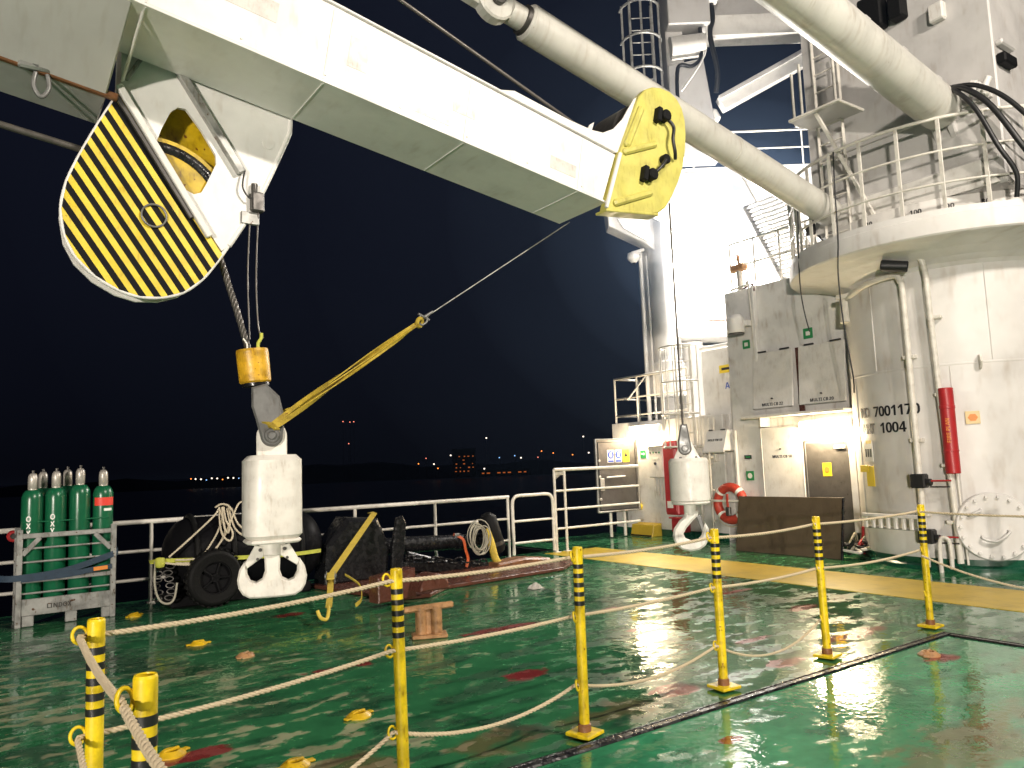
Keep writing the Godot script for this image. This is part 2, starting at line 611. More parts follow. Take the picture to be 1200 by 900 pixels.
func deck_textures(hatch: bool) -> Array:
	var n := DN if not hatch else 1024
	var sd := 100 if not hatch else 200
	var big := seamless(512, 0.006, 4, sd)
	var mid := seamless(512, 0.018, 5, sd + 1)
	var sml := seamless(512, 0.06, 4, sd + 2)
	var cel := seamless(512, 0.02, 5, sd + 3, FastNoiseLite.TYPE_PERLIN)
	var size := DS if not hatch else 7.0
	var red := [[3.58, -5.07, .22, .12], [7.27, -5.16, .26, .10], [5.28, -3.95, .20, .10], [4.11, -4.02, .22, .12], [6.5, -4.1, .5, .12], [5.3, -5.6, .12, .08], [0.9, -3.75, .5, .14], [-0.3, -4.3, .3, .14], [4.35, -6.6, .5, .10], [7.6, -6.3, .3, .06], [2.6, -6.3, .3, .08], [5.9, -6.6, .18, .06], [1.1, -5.0, .25, .1], [5.7, -4.6, .3, .05], [3.0, -9.0, .2, .1]] if not hatch else [[6.2, -3.2, .22, .10], [3.6, -3.1, .1, .05]]
	var brown := [[3.5, -3.95, .5, .2], [2.6, -4.0, .35, .2], [1.8, -4.2, .25, .3]] if not hatch else [[4.4, -2.2, .9, .28], [5.4, -2.0, .6, .5], [3.1, -2.35, .25, .2], [6.6, -2.7, .5, .12]]
	var o := PackedByteArray()
	o.resize(n * n * 3)
	var ro := PackedByteArray()
	ro.resize(n * n)
	var x0 := D0.x if not hatch else 0.0
	var z0 := D0.y if not hatch else -3.5
	for y in n:
		var t := z0 + size * y / n
		for x in n:
			var s := x0 + size * x / n
			var i := y * n + x
			var ib := (int(y * 512.0 / n) & 511) * 512 + (int(x * 512.0 / n) & 511)
			var im := ((y * 2) & 511) * 512 + ((x * 1 + 77) & 511)
			var il := (y & 511) * 512 + (x & 511)
			var B := big[ib] / 255.0
			var Q := mid[im] / 255.0
			var F := sml[il] / 255.0
			var Ce := cel[(int(y * 1.6) & 511) * 512 + (int(x * 0.7) & 511)] / 255.0
			# green paint, darker and lighter coats
			var k := 0.70 + 0.42 * B + 0.40 * (Q - 0.5) + 0.22 * (F - 0.5)
			var r := 0.032 * k
			var g := 0.168 * k
			var bl := 0.066 * k
			if hatch:
				r = 0.044 * k; g = 0.26 * k; bl = 0.118 * k
			# dark scuffs
			var sc := clampf((Ce + 0.25 * (F - 0.5) - 0.56) * 8.0, 0.0, 1.0) * (0.35 if hatch else 0.55)
			r = lerpf(r, 0.007, sc); g = lerpf(g, 0.022, sc); bl = lerpf(bl, 0.015, sc)
			# paint worn through to pale undercoat
			var wx := clampf((4.0 - s) / 4.0, 0.0, 1.0) * clampf((t + 9.5) / 3.0, 0.0, 1.0)
			var wr := clampf((Q * 0.55 + B * 0.35 + F * 0.16 - (0.76 - 0.20 * wx)) * 18.0, 0.0, 1.0) * (0.4 if hatch else 0.8)
			r = lerpf(r, 0.30, wr); g = lerpf(g, 0.30, wr); bl = lerpf(bl, 0.18, wr)
			var rr := 0.0
			for e in red:
				var dx: float = (s - e[0]) / e[2]
				var dz: float = (t - e[1]) / e[3]
				var d := dx * dx + dz * dz
				if d < 2.5:
					rr = maxf(rr, clampf((1.0 - d + (Q - 0.5) * 1.6 + (F - 0.5) * 0.9) * 3.0, 0.0, 1.0))
			if rr > 0.0:
				r = lerpf(r, 0.19, rr * 0.95); g = lerpf(g, 0.020, rr * 0.95); bl = lerpf(bl, 0.022, rr * 0.95)
			var br := 0.0
			for e in brown:
				var dx: float = (s - e[0]) / e[2]
				var dz: float = (t - e[1]) / e[3]
				var d := dx * dx + dz * dz
				if d < 2.5:
					br = maxf(br, clampf((1.0 - d + (Q - 0.5) * 2.2 + (F - 0.5) * 0.6) * 1.2, 0.0, 1.0))
			if br > 0.0:
				br *= 0.6
				r = lerpf(r, 0.13, br); g = lerpf(g, 0.065, br); bl = lerpf(bl, 0.028, br)
			o[i * 3] = enc(r); o[i * 3 + 1] = enc(g); o[i * 3 + 2] = enc(bl)
			# standing water is smooth, damp paint rougher, worn paint rougher still
			var pd := clampf((Ce * 0.5 + Q * 0.35 + F * 0.15 - (0.57 if hatch else 0.48)) * 9.0, 0.0, 1.0)
			var w := lerpf(0.05, 0.23 + 0.16 * F, pd) + 0.10 * wr
			if hatch:
				w = lerpf(0.03, 0.19 + 0.14 * F, pd) + 0.12 * br
			ro[i] = int(clampf(w, 0.03, 0.9) * 255)
	return [tex_of(n, o, Image.FORMAT_RGB8), tex_of(n, ro, Image.FORMAT_L8)]

func enc(v: float) -> int:
	return int(clampf((1.055 * pow(maxf(v, 0.0001), 0.41667) - 0.055) * 255.0, 0, 255))

func ripple_texture(n: int) -> ImageTexture:
	var a := seamless(n, 8.0 / n, 3, 301)
	var b := seamless(n, 80.0 / n, 3, 302)
	var c := seamless(n, 300.0 / n, 2, 303)
	var o := PackedByteArray()
	o.resize(n * n)
	for i in n * n:
		o[i] = int(clampf(a[i] * 0.66 + b[i] * 0.28 + c[i] * 0.06, 0, 255))
	return tex_of(n, o, Image.FORMAT_L8)

func sheet(st: SurfaceTool, s0: float, s1: float, t0: float, t1: float, y: float, org: Vector2, size: float) -> SurfaceTool:
	st.set_smooth_group(-1)
	var c := [Vector2(s0, t0), Vector2(s0, t1), Vector2(s1, t1), Vector2(s1, t0)]
	for i in [0, 2, 1, 0, 3, 2]:
		st.set_uv((c[i] - org) / size)
		st.add_vertex(Vector3(c[i].x, y, c[i].y))
	return st

func deck_material(hatch: bool) -> StandardMaterial3D:
	var tx := deck_textures(hatch)
	var m := StandardMaterial3D.new()
	m.resource_name = "wet_hatch_paint" if hatch else "wet_deck_paint"
	m.albedo_texture = tx[0]
	m.roughness = 1.0
	m.roughness_texture = tx[1]
	m.roughness_texture_channel = BaseMaterial3D.TEXTURE_CHANNEL_RED
	m.metallic_specular = 0.62
	m.heightmap_enabled = true
	m.heightmap_texture = M.ripple
	m.heightmap_scale = 0.62 if not hatch else 0.38
	return m

func make_setting() -> void:
	M.ripple = ripple_texture(2048)
	var dm := deck_material(false)
	var st := nb()
	sheet(st, -30, 9.0, -11.6, 14, 0.0, D0, DS)
	sheet(st, 9.0, 40, -13.4, 14, 0.0, D0, DS)
	struct("deck", st, dm)
	st = nb()
	sheet(st, -9.0, 6.95, -3.5, 6.0, 0.014, Vector2(0.0, -3.5), 7.0)
	struct("hatch_cover", st, deck_material(true))
	# steel round bar that seals the joint between hatch cover and deck
	st = nb()
	box(st, Vector3(-1.0, 0.012, -3.53), Vector3(16.1, 0.03, 0.06), 0.01)
	box(st, Vector3(6.99, 0.012, 1.25), Vector3(0.06, 0.03, 9.5), 0.01)
	struct("hatch_coaming", st, M.wet_black)
	st = nb()
	tube(st, [Vector3(-9, 0.016, -3.572), Vector3(7.04, 0.016, -3.572)], 0.013, 8)
	tube(st, [Vector3(7.032, 0.016, -3.572), Vector3(7.032, 0.016, 6.0)], 0.013, 8)
	struct("hatch_seal", st, M.wet_black)
	# painted walkway
	st = nb()
	box(st, Vector3(9.1, 0.001, -2.8), Vector3(1.22, 0.008, 17.0))
	struct("yellow_walkway_marking", st, M.walk_yellow)
	# hull side below the deck edge
	st = nb()
	box(st, Vector3(-10.5, -3.6, -11.5), Vector3(39.0, 7.16, 0.2))
	box(st, Vector3(24.5, -3.6, -13.3), Vector3(31.0, 7.16, 0.2))
	box(st, Vector3(9.0, -3.6, -12.4), Vector3(0.2, 7.16, 1.6))
	box(st, Vector3(5.0, -3.6, 14.1), Vector3(70.0, 7.16, 0.2))
	box(st, Vector3(-30.1, -3.6, 1.2), Vector3(0.2, 7.16, 25.0))
	struct("ship_hull", st, M.black_paint)
	var sea := StandardMaterial3D.new()
	sea.resource_name = "night_sea"
	sea.albedo_color = Color(0.004, 0.006, 0.008).linear_to_srgb()
	sea.roughness = 0.32
	sea.heightmap_enabled = true
	sea.heightmap_texture = ripple_texture(512)
	sea.heightmap_scale = 40.0
	sea.uv1_triplanar = true
	sea.uv1_world_triplanar = true
	sea.uv1_scale = Vector3(0.05, 0.05, 0.05)
	st = nb()
	quad(st, Vector3(-3000, -7, 3000), Vector3(3000, -7, 3000), Vector3(3000, -7, -3000), Vector3(-3000, -7, -3000))
	struct("sea", st, sea)

# the deck floodlights of the ship stand behind and beside the camera, on masts
func lighting_mast(at: Vector3, aim: Vector3, energy: float, label: String) -> void:
	var o := thing("lighting_mast", label, "lighting mast", Vector3(at.x, 0, at.z), "deck lighting masts")
	obj("pole", cyl(nb(), Vector3(0, 0, 0.5), Vector3(0, at.y + 0.6, 0.5), 0.11, 14), M.white_paint, o)
	obj("base_plate", box(nb(), Vector3(0, 0.02, 0.5), Vector3(0.5, 0.04, 0.5), 0.01), M.white_paint, o)
	obj("crossarm", box(nb(), Vector3(0, at.y + 0.35, 0.3), Vector3(1.6, 0.1, 0.1), 0.01), M.white_paint, o)
	var d := (aim - at).normalized()
	var f := frame_of(d)
	for k in [-0.5, 0.5]:
		var c := Vector3(k, at.y, 0)
		obj("flood_housing", box(nb(), c - d * 0.1, Vector3(0.5, 0.4, 0.16), 0.03, f), M.lamp_metal, o)
		obj("flood_lamp_glass", box(nb(), c - d * 0.012, Vector3(0.44, 0.34, 0.02), 0.004, f), M.flood_glow, o)
		var l := SpotLight3D.new()
		l.name = "flood_light" if k < 0 else "flood_light_001"
		l.light_color = Color(1.0, 0.955, 0.90)
		l.light_energy = energy * 0.5
		l.light_size = 0.2
		l.spot_range = 60.0
		l.spot_attenuation = 2.0
		l.spot_angle = 75.0
		l.spot_angle_attenuation = 0.4
		l.shadow_enabled = true
		o.add_child(l)
		l.transform = Transform3D(Basis(-f.x, f.y, -f.z), c + d * 0.03)

# ---------------------------------------------------------------- deck crane
const PC := Vector3(12.14, 0, -5.6)

func pol(r: float, deg: float, y: float) -> Vector3:
	return PC + Vector3(cos(deg_to_rad(deg)) * r, y, sin(deg_to_rad(deg)) * r)

func make_crane() -> void:
	lighting_mast(FLOOD_A, Vector3(4.0, 1.5, -6.0), FLOOD_A_ENERGY, "white mast with two floodlights on the starboard side of the deck")
	lighting_mast(FLOOD_B, Vector3(4.0, 1.5, -6.5), FLOOD_B_ENERGY, "white mast with two floodlights on the port quarter behind")
	var ped := thing("crane_pedestal", "big white cylindrical crane pedestal marked NO 7001170 with round platform on top", "crane pedestal", PC)
	obj("drum", lathe(nb(), [Vector2(0, 0.16), Vector2(1.49, 0.16), Vector2(1.49, 2.735), Vector2(1.494, 2.745), Vector2(1.494, 2.76), Vector2(1.49, 2.77), Vector2(1.49, 4.335), Vector2(0, 4.335)], 72), M.drum_paint, ped)
	obj("base_band", lathe(nb(), [Vector2(0, 0.0), Vector2(1.53, 0.0), Vector2(1.53, 0.05), Vector2(1.492, 0.08), Vector2(1.492, 0.16), Vector2(0, 0.16)], 72), M.band_green, ped)
	obj("platform", lathe(nb(), [Vector2(1.485, 4.08), Vector2(1.53, 4.14), Vector2(1.64, 4.20), Vector2(1.85, 4.27), Vector2(2.1, 4.33), Vector2(2.25, 4.36), Vector2(2.27, 4.38), Vector2(2.27, 4.60), Vector2(2.25, 4.61), Vector2(2.25, 4.69), Vector2(2.235, 4.69), Vector2(2.235, 4.61), Vector2(1.4, 4.61), Vector2(1.4, 4.4)], 72), M.drum_paint, ped)
	for a in [-140.0, 158.5, 118.0]:
		obj("weld_seam", bar(nb(), pol(1.492, a, 0.18) - PC, pol(1.492, a, 2.73) - PC, 0.012, 0.01), M.drum_paint, ped)
	for a in [-162.0, 139.0]:
		obj("weld_seam", bar(nb(), pol(1.492, a, 2.78) - PC, pol(1.492, a, 4.33) - PC, 0.012, 0.01), M.drum_paint, ped)
	# lettering round the drum
	var k := 0
	for w in [["NO 7001170", 2.19, -147.5, 180.2], ["NRT 1004", 1.95, -147.5, -169.0]]:
		var words: String = w[0]
		for i in words.length():
			if words[i] == " ":
				continue
			var ang := -146.5 - i * 4.15
			var p := pol(1.493, ang, w[1]) - PC
			var n := Vector3(cos(deg_to_rad(ang)), 0, sin(deg_to_rad(ang)))
			text_on("letter", words[i], 0.155, M.ink, ped, Transform3D(Basis(Vector3(n.z, 0, -n.x), Vector3.UP, n), p))
			k += 1
	# handrail round the platform
	var hr := thing("platform_handrail", "white curved handrail round the crane pedestal platform", "handrail", PC)
	for y in [5.91, 5.47, 5.04]:
		var ring := []
		for i in 61:
			ring.append(pol(2.2, 76.0 + i * 208.0 / 60, y) - PC)
		obj("rail", tube(nb(), ring, 0.024 if y > 5.8 else 0.017, 8), M.rail_paint, hr)
	for i in 17:
		var a := 76.0 + i * 13.0
		obj("stanchion", bar(nb(), pol(2.2, a, 4.6) - PC, pol(2.2, a, 5.91) - PC, 0.05, 0.02, 0.003), M.rail_paint, hr)
	# slewing ring with its scale
	var sl := thing("slewing_ring", "white slewing ring with a black toothed band and degree numbers", "slewing ring", PC)
	obj("band", lathe(nb(), [Vector2(0, 4.74), Vector2(1.80, 4.74), Vector2(1.81, 4.75), Vector2(1.81, 4.95), Vector2(1.80, 4.96), Vector2(0, 4.96)], 72), M.panel_paint, sl)
	var teeth := nb()
	lathe(teeth, [Vector2(0, 4.615), Vector2(1.76, 4.615), Vector2(1.76, 4.735), Vector2(0, 4.735)], 72)
	for i in 150:
		var a := i * 2.4
		var n := Vector3(cos(deg_to_rad(a)), 0, sin(deg_to_rad(a)))
		box(teeth, pol(1.775, a, 4.675) - PC, Vector3(0.04, 0.12, 0.035), 0.0, Basis(n, Vector3.UP, n.cross(Vector3.UP)))
	var tm := obj("gear_teeth", teeth, M.black_rubber, sl)
	tm.set_meta("kind", "stuff")
	for w in [["110", 186.0], ["100", 165.0], ["90", 152.0], ["80", 139.0]]:
		var n := Vector3(cos(deg_to_rad(w[1])), 0, sin(deg_to_rad(w[1])))
		text_on("number", w[0], 0.07, M.ink, sl, Transform3D(Basis(Vector3(n.z, 0, -n.x), Vector3.UP, n), pol(1.812, w[1], 4.83) - PC))
	# crane house
	var tw := thing("crane_tower", "tall grey steel crane house rising above the slewing ring", "crane house", Vector3(12.1, 4.96, -5.42))
	obj("body", box(nb(), Vector3(0, 2.6, 0), Vector3(3.0, 5.2, 2.72), 0.02), M.grey_paint, tw)
	for y in [0.35, 1.15]:
		obj("stiffener", box(nb(), Vector3(-1.53, y, 0), Vector3(0.06, 0.05, 2.6), 0.006), M.grey_paint, tw)
	obj("skirt_plate", prism(nb(), [Vector2(-1.3, 0), Vector2(1.3, 0), Vector2(1.1, 0.35), Vector2(-1.1, 0.35)], Transform3D(Basis(Vector3(0, 0, 1), Vector3.UP, Vector3(-1, 0, 0)), Vector3(-1.56, 0.0, 0)), 0.03), M.panel_paint, tw)
	obj("black_box", box(nb(), Vector3(-1.62, 2.95, -0.1), Vector3(0.22, 0.5, 0.34), 0.02), M.black_rubber, tw)
	obj("black_box", box(nb(), Vector3(-1.62, 2.9, 0.26), Vector3(0.2, 0.42, 0.2), 0.02), M.black_rubber, tw)
	obj("lamp_bracket", box(nb(), Vector3(-1.56, 2.55, 0.75), Vector3(0.12, 0.25, 0.2), 0.02), M.panel_paint, tw)
	obj("valve_block", box(nb(), Vector3(-1.3, 1.62, 1.42), Vector3(0.35, 0.14, 0.12), 0.02), M.black_rubber, tw)
	obj("valve_block", box(nb(), Vector3(-1.25, 1.85, 1.40), Vector3(0.4, 0.08, 0.1), 0.02), M.grey_paint, tw)
	# ladder up the front of the crane house, with a small grating platform
	var ld := thing("tower_ladder", "white vertical ladder with small grating landing on the front of the crane house", "ladder", Vector3(10.42, 4.62, -6.28))
	for z in [-0.2, 0.2]:
		obj("stile", bar(nb(), Vector3(0, 0, z), Vector3(0, 3.6, z), 0.02, 0.06, 0.004), M.rail_paint, ld)
	for i in 12:
		obj("rung", cyl(nb(), Vector3(0, 0.25 + i * 0.28, -0.2), Vector3(0, 0.25 + i * 0.28, 0.2), 0.012, 6), M.rail_paint, ld)
	obj("landing", box(nb(), Vector3(-0.25, 1.95, 0.1), Vector3(0.6, 0.04, 0.8), 0.005), M.grey_paint, ld)
	obj("landing_frame", tube(nb(), [Vector3(-0.57, 1.95, -0.3), Vector3(-0.57, 1.95, 0.5), Vector3(0.05, 1.95, 0.5)], 0.025, 6), M.rail_paint, ld)
	obj("diagonal_brace", bar(nb(), Vector3(-0.5, 1.93, 0.1), Vector3(0.1, 0.1, 0.62), 0.05, 0.05, 0.006), M.rail_paint, ld)
	obj("grab_rail", tube(nb(), spline([Vector3(-0.05, 2.95, -0.55), Vector3(-0.05, 2.2, -0.55), Vector3(-0.05, 2.08, -0.5), Vector3(-0.02, 2.05, -0.42)], 4), 0.022, 8), M.rail_paint, ld)
	obj("grab_rail", tube(nb(), [Vector3(-0.3, 2.9, -0.25), Vector3(-0.3, 1.95, -0.25)], 0.022, 8), M.rail_paint, ld)
	obj("grab_rail", tube(nb(), [Vector3(-0.3, 2.9, 0.3), Vector3(-0.3, 1.95, 0.3)], 0.022, 8), M.rail_paint, ld)
	# the two hydraulic rams
	var rm := thing("hydraulic_ram", "thick pale ram with a thin pipe along its top, upper right", "hydraulic ram", Vector3(10.5, 6.12, -4.72))
	var a := Vector3(0.15, -0.02, 0)
	var b := Vector3(-6.2, 1.17, 0)
	var f := frame_of(b - a)
	var xf := Transform3D(Basis(f.x, f.z, -f.y), a)
	var cap := [Vector2(0, 0)]
	for i in 9:
		var t := PI * 0.5 * i / 8
		cap.append(Vector2(0.27 * sin(t), 0.2 - 0.2 * cos(t)))
	cap.append(Vector2(0.275, 0.3)); cap.append(Vector2(0.275, 6.3)); cap.append(Vector2(0, 6.3))
	obj("cylinder", lathe(nb(), cap, 40, xf, false), M.ram_paint, rm)
	obj("pipe", tube(nb(), [a + Vector3(-0.1, 0.27, 0.12), b + Vector3(0, 0.31, 0.12)], 0.03, 8), M.grey_paint, rm)
	for i in 5:
		var c: Vector3 = a.lerp(b, 0.06 + i * 0.13) + Vector3(0, 0.27, 0.1)
		obj("pipe_clamp", box(nb(), c, Vector3(0.06, 0.12, 0.12), 0.01, f), M.grey_paint, rm)
	obj("foot_lug", box(nb(), Vector3(0.12, -0.2, 0.08), Vector3(0.2, 0.5, 0.1), 0.02, Basis(Vector3(0, 0, 1), 0.5)), M.grey_paint, rm)
	obj("foot_lug", box(nb(), Vector3(0.12, -0.2, -0.12), Vector3(0.2, 0.5, 0.1), 0.02, Basis(Vector3(0, 0, 1), 0.5)), M.grey_paint, rm)
	var r2 := thing("jib_ram", "slimmer pale ram with round eye end behind the yellow jib tip", "hydraulic ram", Vector3(4.84, 6.49, -6.4))
	a = Vector3.ZERO
	b = Vector3(5.6, -1.30, 0)
	f = frame_of(b - a)
	xf = Transform3D(Basis(f.x, f.z, -f.y), a)
	obj("cylinder", lathe(nb(), [Vector2(0, 0), Vector2(0.18, 0), Vector2(0.2, 0.025), Vector2(0.205, 0.03), Vector2(0.205, 3.45), Vector2(0.209, 3.455), Vector2(0.209, 3.475), Vector2(0.205, 3.48), Vector2(0.205, 5.7), Vector2(0, 5.7)], 40, xf), M.ram_paint, r2)
	var d := (b - a).normalized()
	obj("gland_ring", cyl(nb(), -d * 0.045, d * 0.001, 0.165, 32), M.dark_steel, r2)
	obj("rod", cyl(nb(), -d * 0.22, -d * 0.03, 0.13, 24), M.ram_paint, r2)
	var ey := nb()
	var e2 := []
	for p in arc_pts(Vector2(0, 0), 0.22, -30, 250, 24):
		e2.append(p)
	e2.append(Vector2(-0.14, -0.3)); e2.append(Vector2(0.05, -0.36))
	var side := d.cross(Vector3(0, 0, 1))
	var eye_xf := Transform3D(Basis(d.cross(Vector3(0, 0, 1)) * -1.0, -d * 1.0, Vector3(0, 0, 1) * -1.0), -d * 0.42)
	var er := arc_pts(Vector2.ZERO, 0.23, 0, 345, 22)
	prism(ey, er, Transform3D(Basis(d, Vector3(0, 0, 1).cross(d), Vector3(0, 0, 1)), -d * 0.42), 0.16, 0.02, false)
	obj("eye", ey, M.ram_paint, r2)
	obj("eye_pin", cyl(nb(), -d * 0.42 - Vector3(0, 0, 0.13), -d * 0.42 + Vector3(0, 0, 0.13), 0.085, 20, 0.01), M.dark_steel, r2)
	obj("rod_head", box(nb(), -d * 0.78 + Vector3(0, 0.02, -0.02), Vector3(0.22, 0.34, 0.62), 0.06, f), M.ram_paint, r2)
	make_jib()

func dirp(s: float) -> float:      # underside of the jib at s
	return 4.53 - 0.168 * (s - 2.2)

func make_jib() -> void:
	var jb := thing("crane_jib", "long white box-section crane jib with black and yellow striped sheave head and yellow tip", "crane jib")
	var zc := -5.6
	var X := Transform3D(Basis(), Vector3(0, 0, zc))
	obj("box_beam", prism(nb(), [Vector2(-3.0, dirp(-3.0)), Vector2(4.82, dirp(4.82)), Vector2(5.02, 4.585), Vector2(2.2, 5.175), Vector2(-3.0, 6.16)], X, 0.68, 0.012), M.white_paint, jb)
	obj("bottom_flange", prism(nb(), [Vector2(-3.0, dirp(-3.0) - 0.002), Vector2(4.84, dirp(4.84) - 0.002), Vector2(4.84, dirp(4.84) - 0.022), Vector2(-3.0, dirp(-3.0) - 0.022)], X, 0.72, 0.003), M.white_paint, jb)
	obj("top_flange", prism(nb(), [Vector2(-3.0, 6.162), Vector2(2.2, 5.178), Vector2(5.0, 4.60), Vector2(5.0, 4.618), Vector2(2.2, 5.196), Vector2(-3.0, 6.18)], X, 0.71, 0.003), M.white_paint, jb)
	# weld seams and repainted patches on the near side
	for i in 6:
		var sx := -1.6 + i * 1.22
		obj("weld_seam", bar(nb(), Vector3(sx, dirp(sx) + 0.01, zc + 0.342), Vector3(sx + 0.10, lerpf(6.16, 5.175, (sx + 3.1) / 5.2) - 0.02 if sx < 2.1 else lerpf(5.175, 4.585, (sx - 2.1) / 2.82) - 0.02, zc + 0.342), 0.012, 0.006), M.white_paint, jb)
		obj("weld_seam", bar(nb(), Vector3(sx, dirp(sx) - 0.024, zc - 0.34), Vector3(sx, dirp(sx) - 0.024, zc + 0.34), 0.012, 0.006), M.white_paint, jb)
	for r in [[2.35, 4.84, 0.16, 0.26], [1.45, 5.02, 0.55, 0.16], [3.3, 4.62, 0.22, 0.1], [4.35, 4.33, 0.3, 0.12], [2.95, 4.5, 0.4, 0.05], [0.9, 5.35, 0.35, 0.12]]:
		obj("paint_patch", box(nb(), Vector3(r[0], r[1], zc + 0.341), Vector3(r[2], r[3], 0.004), 0.001, Basis(Vector3(0, 0, 1), -0.166)), M.patch_paint, jb)
	for i in 9:
		var sx := -0.4 + i * 0.62
		obj("flange_bolt", cyl(nb(), Vector3(sx, dirp(sx) + 0.05, zc + 0.338), Vector3(sx, dirp(sx) + 0.05, zc + 0.35), 0.009, 6), M.white_paint, jb)
	# upstand that grows into the lobe of the tip
	obj("upstand", prism(nb(), [Vector2(3.68, 4.895), Vector2(3.83, 4.925), Vector2(4.10, 4.87), Vector2(4.45, 4.80), Vector2(4.72, 4.765), Vector2(4.86, 4.77), Vector2(5.0, 4.84), Vector2(5.13, 4.97), Vector2(5.30, 5.22), Vector2(5.36, 5.26), Vector2(5.12, 4.66), Vector2(5.02, 4.602)], Transform3D(Basis(), Vector3(0, 0, zc + 0.335)), 0.02, 0.003), M.white_paint, jb)
	obj("upstand", prism(nb(), [Vector2(3.68, 4.895), Vector2(3.83, 4.925), Vector2(4.10, 4.87), Vector2(4.45, 4.80), Vector2(4.72, 4.765), Vector2(4.86, 4.77), Vector2(5.0, 4.84), Vector2(5.13, 4.97), Vector2(5.30, 5.22), Vector2(5.36, 5.26), Vector2(5.12, 4.66), Vector2(5.02, 4.602)], Transform3D(Basis(), Vector3(0, 0, zc - 0.335)), 0.02, 0.003), M.white_paint, jb)
	var tip := [Vector2(4.80, 3.985), Vector2(5.02, 4.58), Vector2(5.33, 5.235), Vector2(5.42, 5.33), Vector2(5.53, 5.385), Vector2(5.66, 5.41), Vector2(5.78, 5.40), Vector2(5.88, 5.35), Vector2(5.95, 5.26), Vector2(5.985, 5.13), Vector2(5.985, 4.98), Vector2(5.96, 4.80), Vector2(5.91, 4.62), Vector2(5.83, 4.45), Vector2(5.72, 4.27), Vector2(5.62, 4.14), Vector2(5.50, 4.06), Vector2(5.32, 4.02), Vector2(5.07, 3.995)]
	var tp := obj("tip_plate", prism(nb(), tip, Transform3D(Basis(), Vector3(0, 0, zc + 0.34)), 0.10, 0.012), M.tip_yellow, jb)
	obj("tip_sheave", cyl(nb(), Vector3(5.55, 4.85, zc - 0.2), Vector3(5.55, 4.85, zc + 0.2), 0.42, 36, 0.02), M.dark_steel, jb)
	obj("tip_web", bar(nb(), Vector3(4.9, 4.3, zc), Vector3(5.4, 4.75, zc), 0.5, 0.3, 0.02), M.white_paint, jb)
	tp.set_meta("label", "yellow rounded jib tip plate with black hose fittings")
	var zt := zc + 0.39
	obj("tip_edge", bar(nb(), Vector3(4.80, 4.0, zt + 0.01), Vector3(5.02, 4.58, zt + 0.01), 0.03, 0.03, 0.004), M.white_paint, jb)
	# stiffening ridges on the tip plate
	for r in [[Vector2(5.06, 4.60), Vector2(5.52, 4.78), 0.05], [Vector2(4.90, 4.06), Vector2(5.42, 4.26), 0.05], [Vector2(5.1, 4.66), Vector2(5.34, 5.12), 0.06]]:
		var p: Vector2 = r[0]
		var q: Vector2 = r[1]
		obj("ridge", bar(nb(), Vector3(p.x, p.y, zt + 0.012), Vector3(q.x, q.y, zt + 0.012), r[2], 0.07, 0.02), M.tip_yellow, jb)
	for p in [Vector2(5.58, 5.08), Vector2(5.34, 4.42)]:
		var ft := node_part("hose_fitting", jb, Vector3(p.x, p.y, zt))
		obj("block", box(nb(), Vector3(-0.03, 0, 0.03), Vector3(0.06, 0.16, 0.08), 0.01, Basis(Vector3(0, 0, 1), -0.25)), M.black_rubber, ft)
		obj("nut", cyl(nb(), Vector3(0.05, 0, 0.0), Vector3(0.05, 0, 0.09), 0.06, 12, 0.01), M.black_rubber, ft)
	obj("knuckle", cyl(nb(), Vector3(5.6, 4.62, zt), Vector3(5.6, 4.62, zt + 0.08), 0.05, 12, 0.01), M.black_rubber, jb)
	obj("hose", tube(nb(), spline([Vector3(5.64, 5.06, zt + 0.05), Vector3(5.72, 4.98, zt + 0.07), Vector3(5.69, 4.84, zt + 0.08), Vector3(5.72, 4.72, zt + 0.07), Vector3(5.76, 4.66, zt + 0.03)], 8), 0.018, 8), M.cable_black, jb)
	obj("hose", tube(nb(), spline([Vector3(5.40, 4.42, zt + 0.05), Vector3(5.48, 4.50, zt + 0.09), Vector3(5.56, 4.59, zt + 0.09)], 8), 0.018, 8), M.cable_black, jb)
	# two sheaves inside the tip: pin ends show below the plate
	obj("lower_lip", bar(nb(), Vector3(4.80, 3.98, zc + 0.32), Vector3(5.50, 4.045, zc + 0.32), 0.16, 0.025, 0.006), M.tip_yellow, jb)
	# sheave head under the outer end
	var zh := -6.02
	var out := [Vector2(0.79, 4.46), Vector2(0.66, 4.19), Vector2(0.55, 3.94), Vector2(0.47, 3.72), Vector2(0.44, 3.52), Vector2(0.47, 3.33), Vector2(0.54, 3.19), Vector2(0.66, 3.07), Vector2(0.81, 2.985), Vector2(0.95, 2.95), Vector2(1.10, 2.96), Vector2(1.24, 3.01), Vector2(1.37, 3.12), Vector2(1.46, 3.24), Vector2(1.57, 3.41)]
	var stripe_poly := PackedVector2Array(out + [Vector2(1.515, 3.36), Vector2(0.80, 4.42)])
	var white_poly := PackedVector2Array([Vector2(0.80, 4.42), Vector2(1.50, 3.33), Vector2(1.57, 3.41), Vector2(1.79, 3.80), Vector2(2.03, 4.36), Vector2(2.06, 4.47), Vector2(2.06, 4.58), Vector2(2.02, 4.68), Vector2(1.80, 4.82), Vector2(0.80, 4.98)])
	# white plate with its window: cut into two outlines round the hole
	var upper := PackedVector2Array([Vector2(0.80, 4.42), Vector2(1.005, 4.115), Vector2(1.045, 4.14), Vector2(1.08, 4.25), Vector2(1.14, 4.39), Vector2(1.19, 4.44), Vector2(1.25, 4.44), Vector2(1.36, 4.30), Vector2(1.47, 4.12), Vector2(2.03, 4.36), Vector2(2.06, 4.47), Vector2(2.06, 4.58), Vector2(2.02, 4.68), Vector2(1.80, 4.82), Vector2(0.80, 4.98)])
